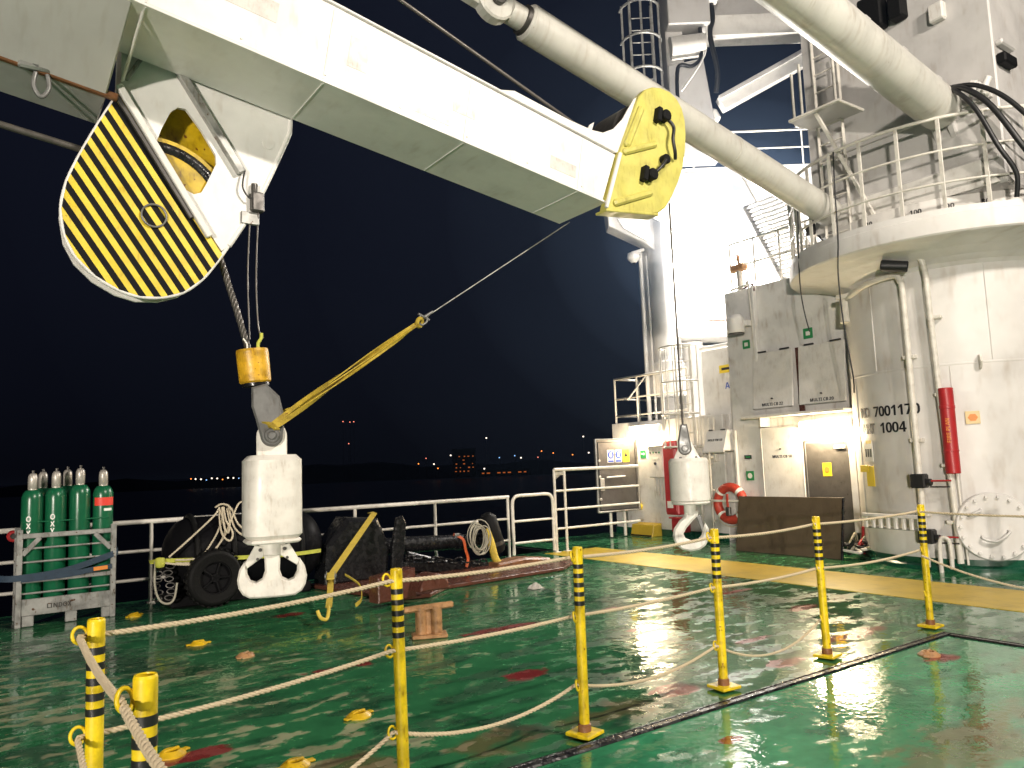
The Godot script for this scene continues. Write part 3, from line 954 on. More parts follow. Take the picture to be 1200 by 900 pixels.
	var lower := PackedVector2Array([Vector2(1.005, 4.115), Vector2(1.515, 3.36), Vector2(1.57, 3.41), Vector2(1.79, 3.80), Vector2(2.03, 4.36), Vector2(1.47, 4.12), Vector2(1.475, 4.05), Vector2(1.40, 3.87), Vector2(1.365, 3.80), Vector2(1.31, 3.775), Vector2(1.255, 3.80), Vector2(1.15, 3.96), Vector2(1.045, 4.10), Vector2(1.045, 4.14)])
	var hp := nb()
	prism(hp, upper, Transform3D(Basis(), Vector3(0, 0, zh)), 0.03)
	prism(hp, lower, Transform3D(Basis(), Vector3(0, 0, zh)), 0.03)
	obj("head_plate", hp, M.white_paint, jb)
	obj("head_plate", prism(nb(), PackedVector2Array(out + [Vector2(1.79, 3.80), Vector2(2.03, 4.36), Vector2(2.06, 4.58), Vector2(1.80, 4.82), Vector2(0.80, 4.98)]), Transform3D(Basis(), Vector3(0, 0, zh - 0.21)), 0.03, 0.004), M.white_paint, jb)
	# rim between the plates
	var rim := []
	for p in [Vector2(1.57, 3.41), Vector2(1.79, 3.80), Vector2(2.03, 4.36), Vector2(2.06, 4.47), Vector2(2.06, 4.58), Vector2(2.02, 4.68)]:
		rim.append(Vector3(p.x, p.y, zh + 0.005))
	obj("edge_roll", tube(nb(), spline(rim, 4), 0.022, 8), M.white_paint, jb)
	var guard := node_part("stripe_guard", jb)
	guard.set_meta("label", "black and yellow striped rounded sheave guard")
	# the guard is cut into bands, each painted yellow or black in turn
	var dirv := Vector2(0.70, -1.06).normalized()
	var nrm := Vector2(-dirv.y, dirv.x) * -1.0
	var o0 := Vector2(0.80, 4.42)
	var wid := 0.0435
	for i in 30:
		var off := i * wid
		var q := PackedVector2Array()
		for c in [Vector2(-3, off), Vector2(3, off), Vector2(3, off + wid), Vector2(-3, off + wid)]:
			q.append(o0 + dirv * c.x + nrm * c.y)
		for piece in Geometry2D.intersect_polygons(stripe_poly, q):
			obj("band", prism(nb(), piece, Transform3D(Basis(), Vector3(0, 0, zh + (0.0 if i % 2 == 0 else 0.001))), 0.034), M.stripe_yellow if i % 2 == 0 else M.black_paint, guard)
	var lip := []
	for p in out:
		lip.append(Vector3(p.x, p.y, zh))
	obj("guard_lip", tube(nb(), spline(lip, 3), 0.016, 6), M.white_paint, guard)
	# flat bar along the seam, and the one on the right of the window
	obj("seam_bar", bar(nb(), Vector3(0.78, 4.50, zh + 0.045), Vector3(1.42, 3.45, zh + 0.045), 0.05, 0.05, 0.006), M.panel_paint, jb)
	obj("seam_bar", bar(nb(), Vector3(0.76, 4.43, zh + 0.035), Vector3(1.29, 3.58, zh + 0.035), 0.03, 0.03, 0.004), M.dark_steel, jb)
	obj("seam_bar", bar(nb(), Vector3(1.10, 4.86, zh + 0.045), Vector3(1.66, 4.00, zh + 0.045), 0.07, 0.06, 0.006), M.galvanised, jb)
	obj("seam_bar", bar(nb(), Vector3(0.99, 4.86, zh + 0.03), Vector3(0.83, 4.56, zh + 0.03), 0.035, 0.03, 0.006), M.galvanised, jb)
	obj("lifting_ring", tube(nb(), arc_ring(Vector3(1.03, 3.56, zh + 0.03), 0.085, Vector3(0, 0, 1), 24), 0.008, 6, false, true), M.link_steel, jb)
	# yellow sheave and dark rope groove seen through the window
	var sx := Transform3D(Basis(Vector3(1, 0, 0), PI / 2), Vector3(1.05, 3.62, zh - 0.185))
	obj("sheave", lathe(nb(), [Vector2(0, 0), Vector2(0.52, 0.0), Vector2(0.57, 0.0), Vector2(0.57, 0.035), Vector2(0.53, 0.06), Vector2(0.53, 0.10), Vector2(0.57, 0.125), Vector2(0.57, 0.16), Vector2(0, 0.16)], 48, sx), M.sheave_yellow, jb)
	var gr := arc_ring(Vector3(1.05, 3.62, zh - 0.05), 0.50, Vector3(0, 0, 1), 48)
	obj("rope_groove", tube(nb(), gr, 0.05, 8, false, true), M.wet_black, jb)
	obj("back_guard", prism(nb(), [Vector2(0.95, 3.9), Vector2(1.7, 3.9), Vector2(1.7, 4.7), Vector2(0.95, 4.7)], Transform3D(Basis(), Vector3(0, 0, zh - 0.192)), 0.004), M.sheave_yellow, jb)
	obj("tie_bar", cyl(nb(), Vector3(1.88, 4.3, zh - 0.2), Vector3(1.88, 4.3, zh + 0.02), 0.05, 12), M.white_paint, jb)
	# limit-switch box on the right edge
	var lb := node_part("limit_switch", jb, Vector3(1.78, 3.78, zh + 0.04))
	obj("box", box(nb(), Vector3(0, 0, 0), Vector3(0.10, 0.16, 0.08), 0.012), M.dark_steel, lb)
	obj("cap", cyl(nb(), Vector3(-0.02, 0.08, 0), Vector3(-0.02, 0.15, 0), 0.025, 10), M.dark_steel, lb)
	obj("bracket", box(nb(), Vector3(-0.05, -0.13, -0.02), Vector3(0.14, 0.1, 0.03), 0.005), M.galvanised, lb)
	obj("cable", tube(nb(), spline([Vector3(-0.10, 0.24, 0.02), Vector3(-0.12, 0.10, 0.03), Vector3(-0.07, 0.02, 0.03), Vector3(-0.03, 0.03, 0.03)], 6), 0.007, 6), M.cable_black, lb)
	# sloping underside of the outer end, with shackle eye
	obj("outer_box", prism(nb(), [Vector2(-5.27, 0.0), Vector2(-5.97, -0.36), Vector2(-6.5, -0.36), Vector2(-6.5, 0.3), Vector2(-5.27, 0.3)], Transform3D(Basis(Vector3(0, 0, 1), Vector3(0.168, 1, 0).normalized(), Vector3(-1, 0.168, 0).normalized()), Vector3(-0.62, dirp(-0.62) - 0.025, 0)), 2.8, 0.01), M.grey_paint, jb)
	obj("outer_ridge", bar(nb(), Vector3(-2.0, dirp(-2.0) - 0.37, -5.98), Vector3(0.78, dirp(0.78) - 0.37, -5.98), 0.05, 0.05, 0.008), M.rust, jb)
	var sh := node_part("shackle", jb, Vector3(0.30, dirp(0.30) - 0.40, -5.96))
	obj("bow", tube(nb(), spline([Vector3(-0.035, 0, 0), Vector3(-0.045, -0.1, 0), Vector3(0, -0.17, 0), Vector3(0.045, -0.1, 0), Vector3(0.035, 0, 0)], 6), 0.016, 8), M.link_steel, sh)
	obj("lug", box(nb(), Vector3(-0.04, 0.06, 0.0), Vector3(0.2, 0.1, 0.06), 0.015), M.galvanised, sh)
	obj("pin", cyl(nb(), Vector3(-0.14, 0.10, 0.02), Vector3(-0.02, 0.04, 0.02), 0.02, 8), M.link_steel, sh)
	obj("guard_wire", tube(nb(), [Vector3(0.84, dirp(0.84) - 0.0, -5.28), Vector3(0.80, 4.52, -5.93)], 0.012, 6), M.panel_paint, jb)

func arc_ring(c: Vector3, r: float, axis: Vector3, n: int) -> Array:
	var f := frame_of(axis)
	var o := []
	for i in n:
		var t := TAU * i / n
		o.append(c + (f.x * cos(t) + f.y * sin(t)) * r)
	return o

# ---------------------------------------------------------------- deckhouse
func make_deckhouse() -> void:
	var hs := thing("deckhouse", "white steel deckhouse wall behind the hook and pedestal, stained with rust", "deckhouse")
	# port block, lower
	obj("port_wall", box(nb(), Vector3(13.0, 1.23, -11.6), Vector3(2.0, 2.46, 3.2), 0.012), M.house_paint, hs)
	# taller block beside the pedestal
	obj("main_wall", box(nb(), Vector3(12.8, 2.35, -7.1), Vector3(2.4, 4.70, 4.66), 0.012), M.house_paint, hs)
	obj("link_wall", box(nb(), Vector3(13.3, 1.9, -10.0), Vector3(2.2, 3.8, 1.2), 0.012), M.house_paint, hs)
	obj("link_coping", bar(nb(), Vector3(12.17, 3.84, -10.6), Vector3(12.17, 3.84, -9.45), 0.06, 0.06, 0.01), M.white_paint, hs)
	obj("green_skirting", box(nb(), Vector3(11.585, 0.09, -7.1), Vector3(0.02, 0.18, 4.66), 0.004), M.band_green, hs)
	obj("green_skirting", box(nb(), Vector3(11.985, 0.07, -11.6), Vector3(0.02, 0.14, 3.2), 0.004), M.band_green, hs)
	# vertical corner pilaster
	obj("pilaster", box(nb(), Vector3(11.54, 3.6, -8.72), Vector3(0.1, 2.2, 0.06), 0.01), M.house_paint, hs)
	obj("pilaster", box(nb(), Vector3(11.56, 1.05, -9.36), Vector3(0.06, 2.1, 0.05), 0.008), M.house_paint, hs)
	# canopy ledge above the doorway
	obj("ledge", box(nb(), Vector3(11.42, 2.30, -7.95), Vector3(0.36, 0.05, 2.0), 0.008), M.rail_paint, hs)
	obj("ledge_bracket", box(nb(), Vector3(11.45, 2.2, -8.6), Vector3(0.28, 0.16, 0.03), 0.004), M.rail_paint, hs)
	# two tilted hatch covers hinged above the ledge
	var n := 0
	for z in [[-8.80, -7.98, "leftmost"], [-7.86, -7.0, "second"]]:
		var hc := node_part("hatch_panel", hs, Vector3(11.52, 3.44, (z[0] + z[1]) * 0.5))
		hc.rotation.z = -0.09
		var w: float = z[1] - z[0]
		obj("panel", box(nb(), Vector3(0, -0.5, 0), Vector3(0.035, 1.0, w), 0.008), M.panel_paint, hc)
		obj("hinge", cyl(nb(), Vector3(-0.01, 0.02, -w * 0.36), Vector3(-0.01, 0.02, -w * 0.16), 0.016, 8), M.dark_steel, hc)
		obj("hinge", cyl(nb(), Vector3(-0.01, 0.02, w * 0.2), Vector3(-0.01, 0.02, w * 0.42), 0.016, 8), M.dark_steel, hc)
		obj("latch", cyl(nb(), Vector3(-0.05, -0.84, 0), Vector3(0, -0.84, 0), 0.014, 8), M.dark_steel, hc)
		text_on("lettering", "MULTI CB 22" if n == 0 else "MULTI CB 20", 0.055, M.ink, hc, Transform3D(Basis(Vector3(0, 0, 1), Vector3.UP, Vector3(-1, 0, 0)), Vector3(-0.021, -0.94, 0.0)))
		n += 1
	# recess between and beside the hatch covers
	obj("recess", box(nb(), Vector3(11.59, 2.9, -7.92), Vector3(0.03, 1.1, 0.10), 0.002), M.rust_red, hs)
	obj("recess", box(nb(), Vector3(11.59, 2.9, -6.95), Vector3(0.03, 1.1, 0.08), 0.002), M.rust_red, hs)
	# closed panel left of the doorway
	var pn := node_part("wall_panel", hs, Vector3(11.57, 1.42, -8.36))
	obj("panel", box(nb(), Vector3(0, 0, 0), Vector3(0.06, 1.36, 0.80), 0.01), M.panel_paint, pn)
	obj("frame", tube(nb(), [Vector3(-0.03, -0.68, -0.41), Vector3(-0.03, 0.68, -0.41), Vector3(-0.03, 0.68, 0.41), Vector3(-0.03, -0.68, 0.41)], 0.012, 6), M.house_paint, pn)
	obj("latch", cyl(nb(), Vector3(-0.06, 0.30, -0.02), Vector3(-0.02, 0.30, -0.02), 0.014, 8), M.dark_steel, pn)
	obj("handle", box(nb(), Vector3(-0.05, -0.62, 0), Vector3(0.03, 0.03, 0.14), 0.008), M.rail_paint, pn)
	text_on("lettering", "MULTI CB 18", 0.05, M.ink, pn, Transform3D(Basis(Vector3(0, 0, 1), Vector3.UP, Vector3(-1, 0, 0)), Vector3(-0.032, 0.17, 0.0)))
	# doorway with grey door
	var dr := node_part("door", hs, Vector3(11.58, 0.95, -7.5))
	dr.set_meta("label", "dull grey metal door with small orange notice")
	obj("leaf", box(nb(), Vector3(0.0, 0, 0), Vector3(0.05, 1.7, 0.80), 0.012), M.stainless, dr)
	obj("frame", tube(nb(), [Vector3(-0.02, -0.86, -0.43), Vector3(-0.02, 0.88, -0.43), Vector3(-0.02, 0.88, 0.43), Vector3(-0.02, -0.86, 0.43)], 0.02, 6), M.dark_steel, dr)
	obj("notice", box(nb(), Vector3(-0.028, 0.40, -0.02), Vector3(0.006, 0.22, 0.16), 0.001), M.sign_yellow, dr)
	obj("notice_mark", cyl(nb(), Vector3(-0.036, 0.40, -0.02), Vector3(-0.03, 0.40, -0.02), 0.05, 14), M.sign_orange, dr)
	obj("closer", box(nb(), Vector3(-0.05, 0.76, 0.25), Vector3(0.05, 0.06, 0.2), 0.008), M.lamp_metal, dr)
	obj("door_pillar", box(nb(), Vector3(11.5, 1.1, -6.98), Vector3(0.16, 1.5, 0.12), 0.012), M.white_paint, hs)
	# small protruding cover with slanting front
	var bx := node_part("cover_box", hs, Vector3(11.55, 1.92, -9.72))
	obj("body", prism(nb(), [Vector2(-0.2, -0.19), Vector2(0.1, -0.19), Vector2(0.1, 0.2), Vector2(-0.06, 0.2)], Transform3D(Basis(), Vector3.ZERO), 0.50, 0.01), M.white_paint, bx)
	obj("hinge", cyl(nb(), Vector3(-0.07, 0.21, -0.18), Vector3(-0.07, 0.21, -0.1), 0.014, 6), M.dark_steel, bx)
	obj("hinge", cyl(nb(), Vector3(-0.07, 0.21, 0.1), Vector3(-0.07, 0.21, 0.2), 0.014, 6), M.dark_steel, bx)
	obj("drip_rail", box(nb(), Vector3(-0.2, -0.2, 0), Vector3(0.03, 0.03, 0.52), 0.005), M.panel_paint, bx)
	text_on("lettering", "HOLD TW 5B", 0.045, M.ink, bx, Transform3D(Basis(Vector3(0, 0, 1), Vector3(0.14, 0.39, 0).normalized(), Vector3(-0.39, 0.14, 0).normalized()), Vector3(-0.132, 0.02, 0.0)))
	# stiffening posts and pipes on the wall
	obj("pipe", tube(nb(), [Vector3(11.5, 0.1, -9.95), Vector3(11.5, 1.72, -9.95)], 0.022, 8), M.rail_paint, hs)
	obj("pipe", tube(nb(), [Vector3(11.88, 0.3, -10.55), Vector3(11.88, 1.7, -10.55)], 0.03, 8), M.rail_paint, hs)
	for y in [1.62, 1.0, 0.42]:
		obj("pipe_clip", box(nb(), Vector3(11.53, y, -9.95), Vector3(0.08, 0.04, 0.08), 0.006), M.rail_paint, hs)
	obj("pipe", tube(nb(), spline([Vector3(11.5, 4.70, -9.2), Vector3(11.48, 4.72, -8.85), Vector3(11.5, 4.62, -8.78), Vector3(11.52, 2.6, -8.74)], 6), 0.02, 8), M.rail_paint, hs)
	for i in 4:
		var z := -10.5 + i * 0.14
		obj("junction_box", box(nb(), Vector3(11.95, 1.55 + 0.06 * (i % 2), z - 0.1), Vector3(0.1, 0.16, 0.10), 0.012), M.rail_paint, hs)
		obj("conduit", tube(nb(), [Vector3(11.95, 1.62, z - 0.1), Vector3(11.96, 2.4, z - 0.1)], 0.012, 6), M.rail_paint, hs)

# ---------------------------------------------------------------- upper works behind the crane
const UP_TURN := -0.6109       # they face the stern quarter
func up_at(x: float, y: float, d: float) -> Vector3:
	return Vector3(0.8192 * x + 0.5736 * d, y, 0.5736 * x - 0.8192 * d)

func make_upper_works() -> void:
	var uw := thing("upper_deckhouse", "white upper deckhouse glaring under a floodlight behind the crane", "deckhouse", up_at(0, 0, 17.6), "", UP_TURN)
	obj("wall", box(nb(), Vector3(5.9, 6.3, -1.0), Vector3(4.3, 4.1, 2.0), 0.02), M.white_paint, uw)
	obj("roof_edge", box(nb(), Vector3(5.9, 8.38, -0.95), Vector3(4.4, 0.06, 2.1), 0.01), M.white_paint, uw)
	obj("deck_edge", box(nb(), Vector3(5.7, 4.30, 0.3), Vector3(3.9, 0.10, 1.2), 0.01), M.white_paint, uw)
	obj("base_wall", box(nb(), Vector3(5.2, 2.1, -0.9), Vector3(3.6, 4.2, 1.8), 0.02), M.house_paint, uw)
	obj("tank", cyl(nb(), Vector3(4.12, 2.4, 0.25), Vector3(4.12, 4.24, 0.25), 0.26, 24, 0.02), M.white_paint, uw)
	obj("louvre_panel", box(nb(), Vector3(7.0, 6.0, 0.02), Vector3(1.5, 1.9, 0.04), 0.004), M.grey_paint, uw)
	for i in 16:
		obj("louvre", box(nb(), Vector3(7.0, 5.15 + i * 0.115, 0.06), Vector3(1.4, 0.05, 0.09), 0.004, Basis(Vector3(1, 0, 0), 0.5)), M.panel_paint, uw)
	for i in 3:
		obj("bar", tube(nb(), [Vector3(4.62 + i * 0.13, 4.75, 0.25), Vector3(4.58 + i * 0.13, 6.2 + 0.12 * i, 0.25)], 0.014, 6), M.rust_red, uw)
	obj("bar_foot", box(nb(), Vector3(4.80, 4.72, 0.25), Vector3(0.5, 0.05, 0.06), 0.006), M.rust_red, uw)
	# column with flared bracket
	var cl := thing("crane_post_column", "round white post with a flared bracket at its top beside the bright wall", "column", up_at(0, 0, 17.0), "", UP_TURN)
	obj("shaft", tube(nb(), [Vector3(3.52, 3.75, 0), Vector3(3.50, 6.9, 0)], [0.30, 0.33], 28), M.white_paint, cl)
	obj("cap_foot", cyl(nb(), Vector3(3.52, 3.0, 0), Vector3(3.52, 3.76, 0), 0.34, 28, 0.01), M.white_paint, cl)
	obj("flare", prism(nb(), [Vector2(3.86, 6.2), Vector2(3.30, 6.25), Vector2(3.06, 6.45), Vector2(2.3, 6.85), Vector2(2.26, 7.35), Vector2(4.1, 7.35), Vector2(4.06, 6.9)], Transform3D(), 0.5, 0.02), M.white_paint, cl)
	obj("flare_web", prism(nb(), [Vector2(3.2, 6.42), Vector2(2.62, 6.78), Vector2(2.5, 7.0), Vector2(3.2, 7.0)], Transform3D(Basis(), Vector3(0, 0, 0.27)), 0.03), M.grey_paint, cl)
	obj("flare_web", bar(nb(), Vector3(3.3, 7.0, 0.28), Vector3(3.75, 6.72, 0.28), 0.08, 0.06, 0.01), M.white_paint, cl)
	obj("back_plate", box(nb(), Vector3(3.18, 4.75, -0.25), Vector3(0.24, 3.4, 0.1), 0.012), M.grey_paint, cl)
	obj("pipe", tube(nb(), [Vector3(3.04, 2.4, -0.1), Vector3(3.03, 6.3, -0.1)], 0.05, 10), M.white_paint, cl)
	obj("pipe", tube(nb(), [Vector3(3.17, 2.4, 0.0), Vector3(3.14, 6.2, 0.0)], 0.025, 8), M.white_paint, cl)
	obj("stay", tube(nb(), [Vector3(3.04, 3.55, 0), Vector3(2.55, 2.95, 0.0)], 0.02, 6), M.rail_paint, cl)
	var cm := thing("dome_camera", "small white dome camera on an arm left of the round post", "camera", up_at(2.86, 6.15, 17.0), "", UP_TURN)
	obj("arm", bar(nb(), Vector3(-0.05, 0.12, 0), Vector3(0.25, 0.2, 0), 0.07, 0.07, 0.01), M.white_paint, cm)
	obj("housing", lathe(nb(), [Vector2(0, -0.1), Vector2(0.05, -0.1), Vector2(0.13, -0.02), Vector2(0.15, 0.02), Vector2(0.13, 0.12), Vector2(0, 0.15)], 18, Transform3D(Basis(), Vector3(0.0, 0, 0)), true), M.white_paint, cm)
	obj("lens", cyl(nb(), Vector3(0, -0.14, 0), Vector3(0, -0.09, 0), 0.04, 10), M.black_rubber, cm)
	# mast structure above
	var ms := thing("mast_structure", "grey mast housing with round duct and black pipes at the top", "mast", up_at(0, 0, 17.0), "", UP_TURN)
	obj("upper_box", box(nb(), Vector3(4.34, 12.3, 0), Vector3(0.96, 1.75, 1.0), 0.02), M.grey_paint, ms)
	obj("neck", box(nb(), Vector3(4.05, 10.9, -0.1), Vector3(0.4, 1.4, 0.5), 0.02), M.grey_paint, ms)
	obj("duct", cyl(nb(), Vector3(3.92, 10.98, 0.2), Vector3(4.7, 11.05, 0.2), 0.27, 24, 0.01), M.panel_paint, ms)
	obj("skirt", prism(nb(), [Vector2(3.84, 8.4), Vector2(3.86, 10.6), Vector2(4.68, 10.75), Vector2(4.95, 8.4)], Transform3D(Basis(), Vector3(0, 0, -0.1)), 0.6, 0.02), M.grey_paint, ms)
	obj("black_pipe", tube(nb(), spline([Vector3(4.62, 11.42, 0.3), Vector3(4.60, 10.75, 0.32), Vector3(4.38, 10.5, 0.32), Vector3(4.05, 10.46, 0.32), Vector3(4.0, 9.4, 0.32)], 6), 0.045, 8), M.cable_black, ms)
	obj("black_pipe", tube(nb(), spline([Vector3(4.88, 12.1, 0.35), Vector3(4.9, 11.6, 0.38), Vector3(4.82, 11.2, 0.36), Vector3(4.95, 10.4, 0.3), Vector3(4.92, 9.9, 0.2)], 6), 0.06, 8), M.cable_black, ms)
	obj("white_fitting", box(nb(), Vector3(4.92, 12.1, 0.4), Vector3(0.22, 0.3, 0.2), 0.03), M.white_paint, ms)
	obj("white_pipe", tube(nb(), spline([Vector3(4.76, 11.9, 0.36), Vector3(4.74, 11.1, 0.36), Vector3(4.6, 10.6, 0.36), Vector3(4.1, 9.9, 0.34)], 6), 0.025, 6), M.white_paint, ms)
	obj("crossbeam", box(nb(), Vector3(6.4, 11.56, -0.1), Vector3(3.2, 0.52, 0.5), 0.02), M.panel_paint, ms)
	obj("crossbeam_top", box(nb(), Vector3(6.4, 12.3, -0.2), Vector3(3.2, 0.9, 0.3), 0.02), M.grey_paint, ms)
	obj("brace", bar(nb(), Vector3(5.05, 9.68, 0), Vector3(7.5, 10.95, 0), 0.22, 0.34, 0.015), M.panel_paint, ms)
	obj("brace_channel", bar(nb(), Vector3(5.0, 9.80, 0.15), Vector3(7.4, 11.06, 0.15), 0.06, 0.10, 0.01), M.grey_paint, ms)
	obj("brace_foot", box(nb(), Vector3(4.75, 9.35, 0), Vector3(0.5, 0.3, 0.3), 0.05, Basis(Vector3(0, 0, 1), 0.45)), M.panel_paint, ms)
	# ladder cage at the top
	var lc := thing("caged_ladder", "caged vertical ladder of flat bars left of the grey mast housing", "ladder", up_at(3.42, 10.0, 17.0), "", UP_TURN)
	for y in [2.05, 1.25, 0.45]:
		var hoop := []
		for i in 15:
			var t := PI * (0.0 + i / 14.0)
			hoop.append(Vector3(-0.12 + cos(t) * 0.46, y, sin(t) * 0.5))
		obj("hoop", tube(nb(), hoop, 0.03, 6), M.galvanised, lc)
	for i in 5:
		var t := PI * (0.18 + 0.18 * i)
		obj("cage_bar", box(nb(), Vector3(-0.12 + cos(t) * 0.46, 1.0, sin(t) * 0.5), Vector3(0.05, 2.2, 0.012), 0.002), M.galvanised, lc)
	for x in [-0.35, 0.15]:
		obj("stile", box(nb(), Vector3(x, 0.9, -0.02), Vector3(0.05, 2.6, 0.03), 0.004), M.galvanised, lc)
	for i in 8:
		obj("rung", cyl(nb(), Vector3(-0.35, -0.2 + i * 0.3, -0.02), Vector3(0.15, -0.2 + i * 0.3, -0.02), 0.014, 6), M.galvanised, lc)
	# railing on the upper roof
	var ur := thing("roof_railing", "white two-bar railing against the sky above the upper deckhouse", "railing", up_at(0, 0, 17.2), "", UP_TURN)
	for y in [9.12, 8.7, 8.27]:
		obj("rail", tube(nb(), [Vector3(4.2, y, 0), Vector3(7.6, y + 0.01, 0)], 0.026 if y > 9 else 0.02, 8), M.rail_paint, ur)
	for x in [4.4, 5.2, 6.95, 7.5]:
		obj("stanchion", tube(nb(), [Vector3(x, 8.3, 0), Vector3(x, 9.12, 0)], 0.022, 8), M.rail_paint, ur)
	# the floodlight that lights the upper wall
	var fl := thing("house_floodlight", "glaring floodlight on a bracket below the crane ram", "floodlight", up_at(4.95, 6.55, 16.55), "", UP_TURN)
	obj("bracket", bar(nb(), Vector3(0, 0.15, -1.0), Vector3(0, 0.15, -0.1), 0.06, 0.06, 0.01), M.white_paint, fl)
	var fb := Basis(Vector3(1, 0, 0), 0.75)
	obj("housing", box(nb(), fb * Vector3(0, 0, -0.08), Vector3(0.52, 0.4, 0.14), 0.03, fb), M.white_paint, fl)
	obj("lamp_glass", box(nb(), fb * Vector3(0, 0, 0.0), Vector3(0.46, 0.34, 0.02), 0.004, fb), M.flood_glow, fl)
	var l := OmniLight3D.new()
	l.name = "flood_light"
	l.light_color = Color(1.0, 0.97, 0.93)
	l.light_energy = HOUSE_FLOOD_ENERGY
	l.light_size = 0.2
	l.omni_range = 40.0
	l.omni_attenuation = 2.0
	l.shadow_enabled = true
	fl.add_child(l)
	l.position = fb * Vector3(0, 0, 0.24)

# drizzle hanging in the beam of the house floodlight
func make_mist() -> void:
	for k in 6:
		var f := FogVolume.new()
		f.name = numbered("drizzle_mist")
		f.shape = RenderingServer.FOG_VOLUME_SHAPE_ELLIPSOID
		f.size = Vector3(26, 20, 22) * pow(0.70, k)
		var m := FogMaterial.new()
		m.density = 0.00042 * pow(1.75, k)
		m.albedo = Color(0.66, 0.80, 1.0)
		f.material = m
		f.set_meta("kind", "stuff")
		add_child(f)
		f.position = up_at(4.9, 6.4, 15.6)

# ---------------------------------------------------------------- railings
func straight_rail(called: String, label: String, s0: float, s1: float, z: float, tops: Array, posts: Array, at_y := 0.0) -> Node3D:
	var o := thing(called, label, "railing", Vector3(s0, at_y, z), "ship's side railings")
	for i in tops.size():
		obj("rail", tube(nb(), [Vector3(0, tops[i], 0), Vector3(s1 - s0, tops[i], 0)], 0.032 if i == 0 else 0.022, 10), M.rail_paint, o)
	for p in posts:
		obj("stanchion", tube(nb(), [Vector3(p - s0, 0.0, 0), Vector3(p - s0, tops[0], 0)], 0.026, 10), M.rail_paint, o)
		obj("foot", box(nb(), Vector3(p - s0, 0.008, 0), Vector3(0.11, 0.014, 0.11), 0.003), M.rail_paint, o)
	return o

func make_railings() -> void:
	straight_rail("ship_railing", "long white pipe railing along the ship's side behind the lashed gear", -8.0, 7.74, -11.3, [1.06, 0.68, 0.31], [-7.9, -6.7, -5.26, -3.82, -2.38, -0.94, 0.5, 1.95, 3.4, 4.85, 6.26, 7.72])
	var g := thing("railing_gate", "white railing gate with rounded corners beside the taller railing", "gate", Vector3(7.82, 0, -11.3))
	obj("loop", tube(nb(), spline([Vector3(0, 0.04, 0), Vector3(0, 0.5, 0), Vector3(0, 0.92, 0), Vector3(0.04, 1.03, 0), Vector3(0.14, 1.07, 0), Vector3(0.45, 1.07, 0), Vector3(0.76, 1.07, 0), Vector3(0.86, 1.03, 0), Vector3(0.9, 0.92, 0), Vector3(0.9, 0.5, 0), Vector3(0.9, 0.04, 0)], 5), 0.03, 10), M.rail_paint, g)
	for y in [0.62, 0.24]:
		obj("rail", tube(nb(), [Vector3(0, y, 0), Vector3(0.9, y, 0)], 0.022, 8), M.rail_paint, g)
	var t := straight_rail("tall_railing", "taller white four-bar railing ending at the open steel door", 8.78, 10.9, -11.3, [1.50, 1.11, 0.77, 0.42], [8.78, 9.02])
	obj("lamp_bracket", box(nb(), Vector3(0.14, 1.42, 0.0), Vector3(0.22, 0.05, 0.03), 0.005), M.galvanised, t)
	obj("knee", prism(nb(), [Vector2(0, 0), Vector2(0.2, 0), Vector2(0, -0.14)], Transform3D(Basis(), Vector3(0.03, 1.46, 0)), 0.012), M.galvanised, t)
	# platform railing on the port house roof
	var r := thing("house_roof_railing", "white three-bar railing on the low deckhouse roof beside the bulkhead lamp", "railing", Vector3(12.06, 2.46, -13.1))
	for y in [1.02, 0.56, 0.16]:
		obj("rail", tube(nb(), [Vector3(1.6, y, 0), Vector3(0, y, 0), Vector3(0, y, 2.2)], 0.026 if y > 1 else 0.02, 8), M.rail_paint, r)
	for p in [Vector3(0, 0, 0), Vector3(0.75, 0, 0), Vector3(0, 0, 0.72), Vector3(0, 0, 1.5), Vector3(0, 0, 2.2), Vector3(1.6, 0, 0)]:
		obj("stanchion", tube(nb(), [p, p + Vector3(0, 1.02, 0)], 0.024, 8), M.rail_paint, r)
	# caged ladder beside it
	var c := thing("safety_cage_ladder", "white safety-cage ladder hanging between the roof railing and the grey wall", "ladder", Vector3(11.75, 1.75, -10.75))
	for y in [0.1, 0.75, 1.4, 2.12]:
		var hoop := []
		for i in 17:
			var a := PI * (0.5 + i / 16.0)
			hoop.append(Vector3(cos(a) * 0.45, y, sin(a) * -0.42))
		obj("hoop", tube(nb(), hoop, 0.02, 6), M.rail_paint, c)
	for i in 9:
		var a := PI * (0.5 + i / 8.0)
		obj("cage_bar", box(nb(), Vector3(cos(a) * 0.45, 1.1, sin(a) * -0.42), Vector3(0.014, 2.06, 0.022), 0.003), M.rail_paint, c)
	for z in [-0.2, 0.2]:
		obj("stile", box(nb(), Vector3(0.05, 0.9, z), Vector3(0.02, 2.6, 0.05), 0.003), M.rail_paint, c)
	for i in 9:
		obj("rung", cyl(nb(), Vector3(0.05, -0.2 + i * 0.29, -0.2), Vector3(0.05, -0.2 + i * 0.29, 0.2), 0.013, 6), M.rail_paint, c)

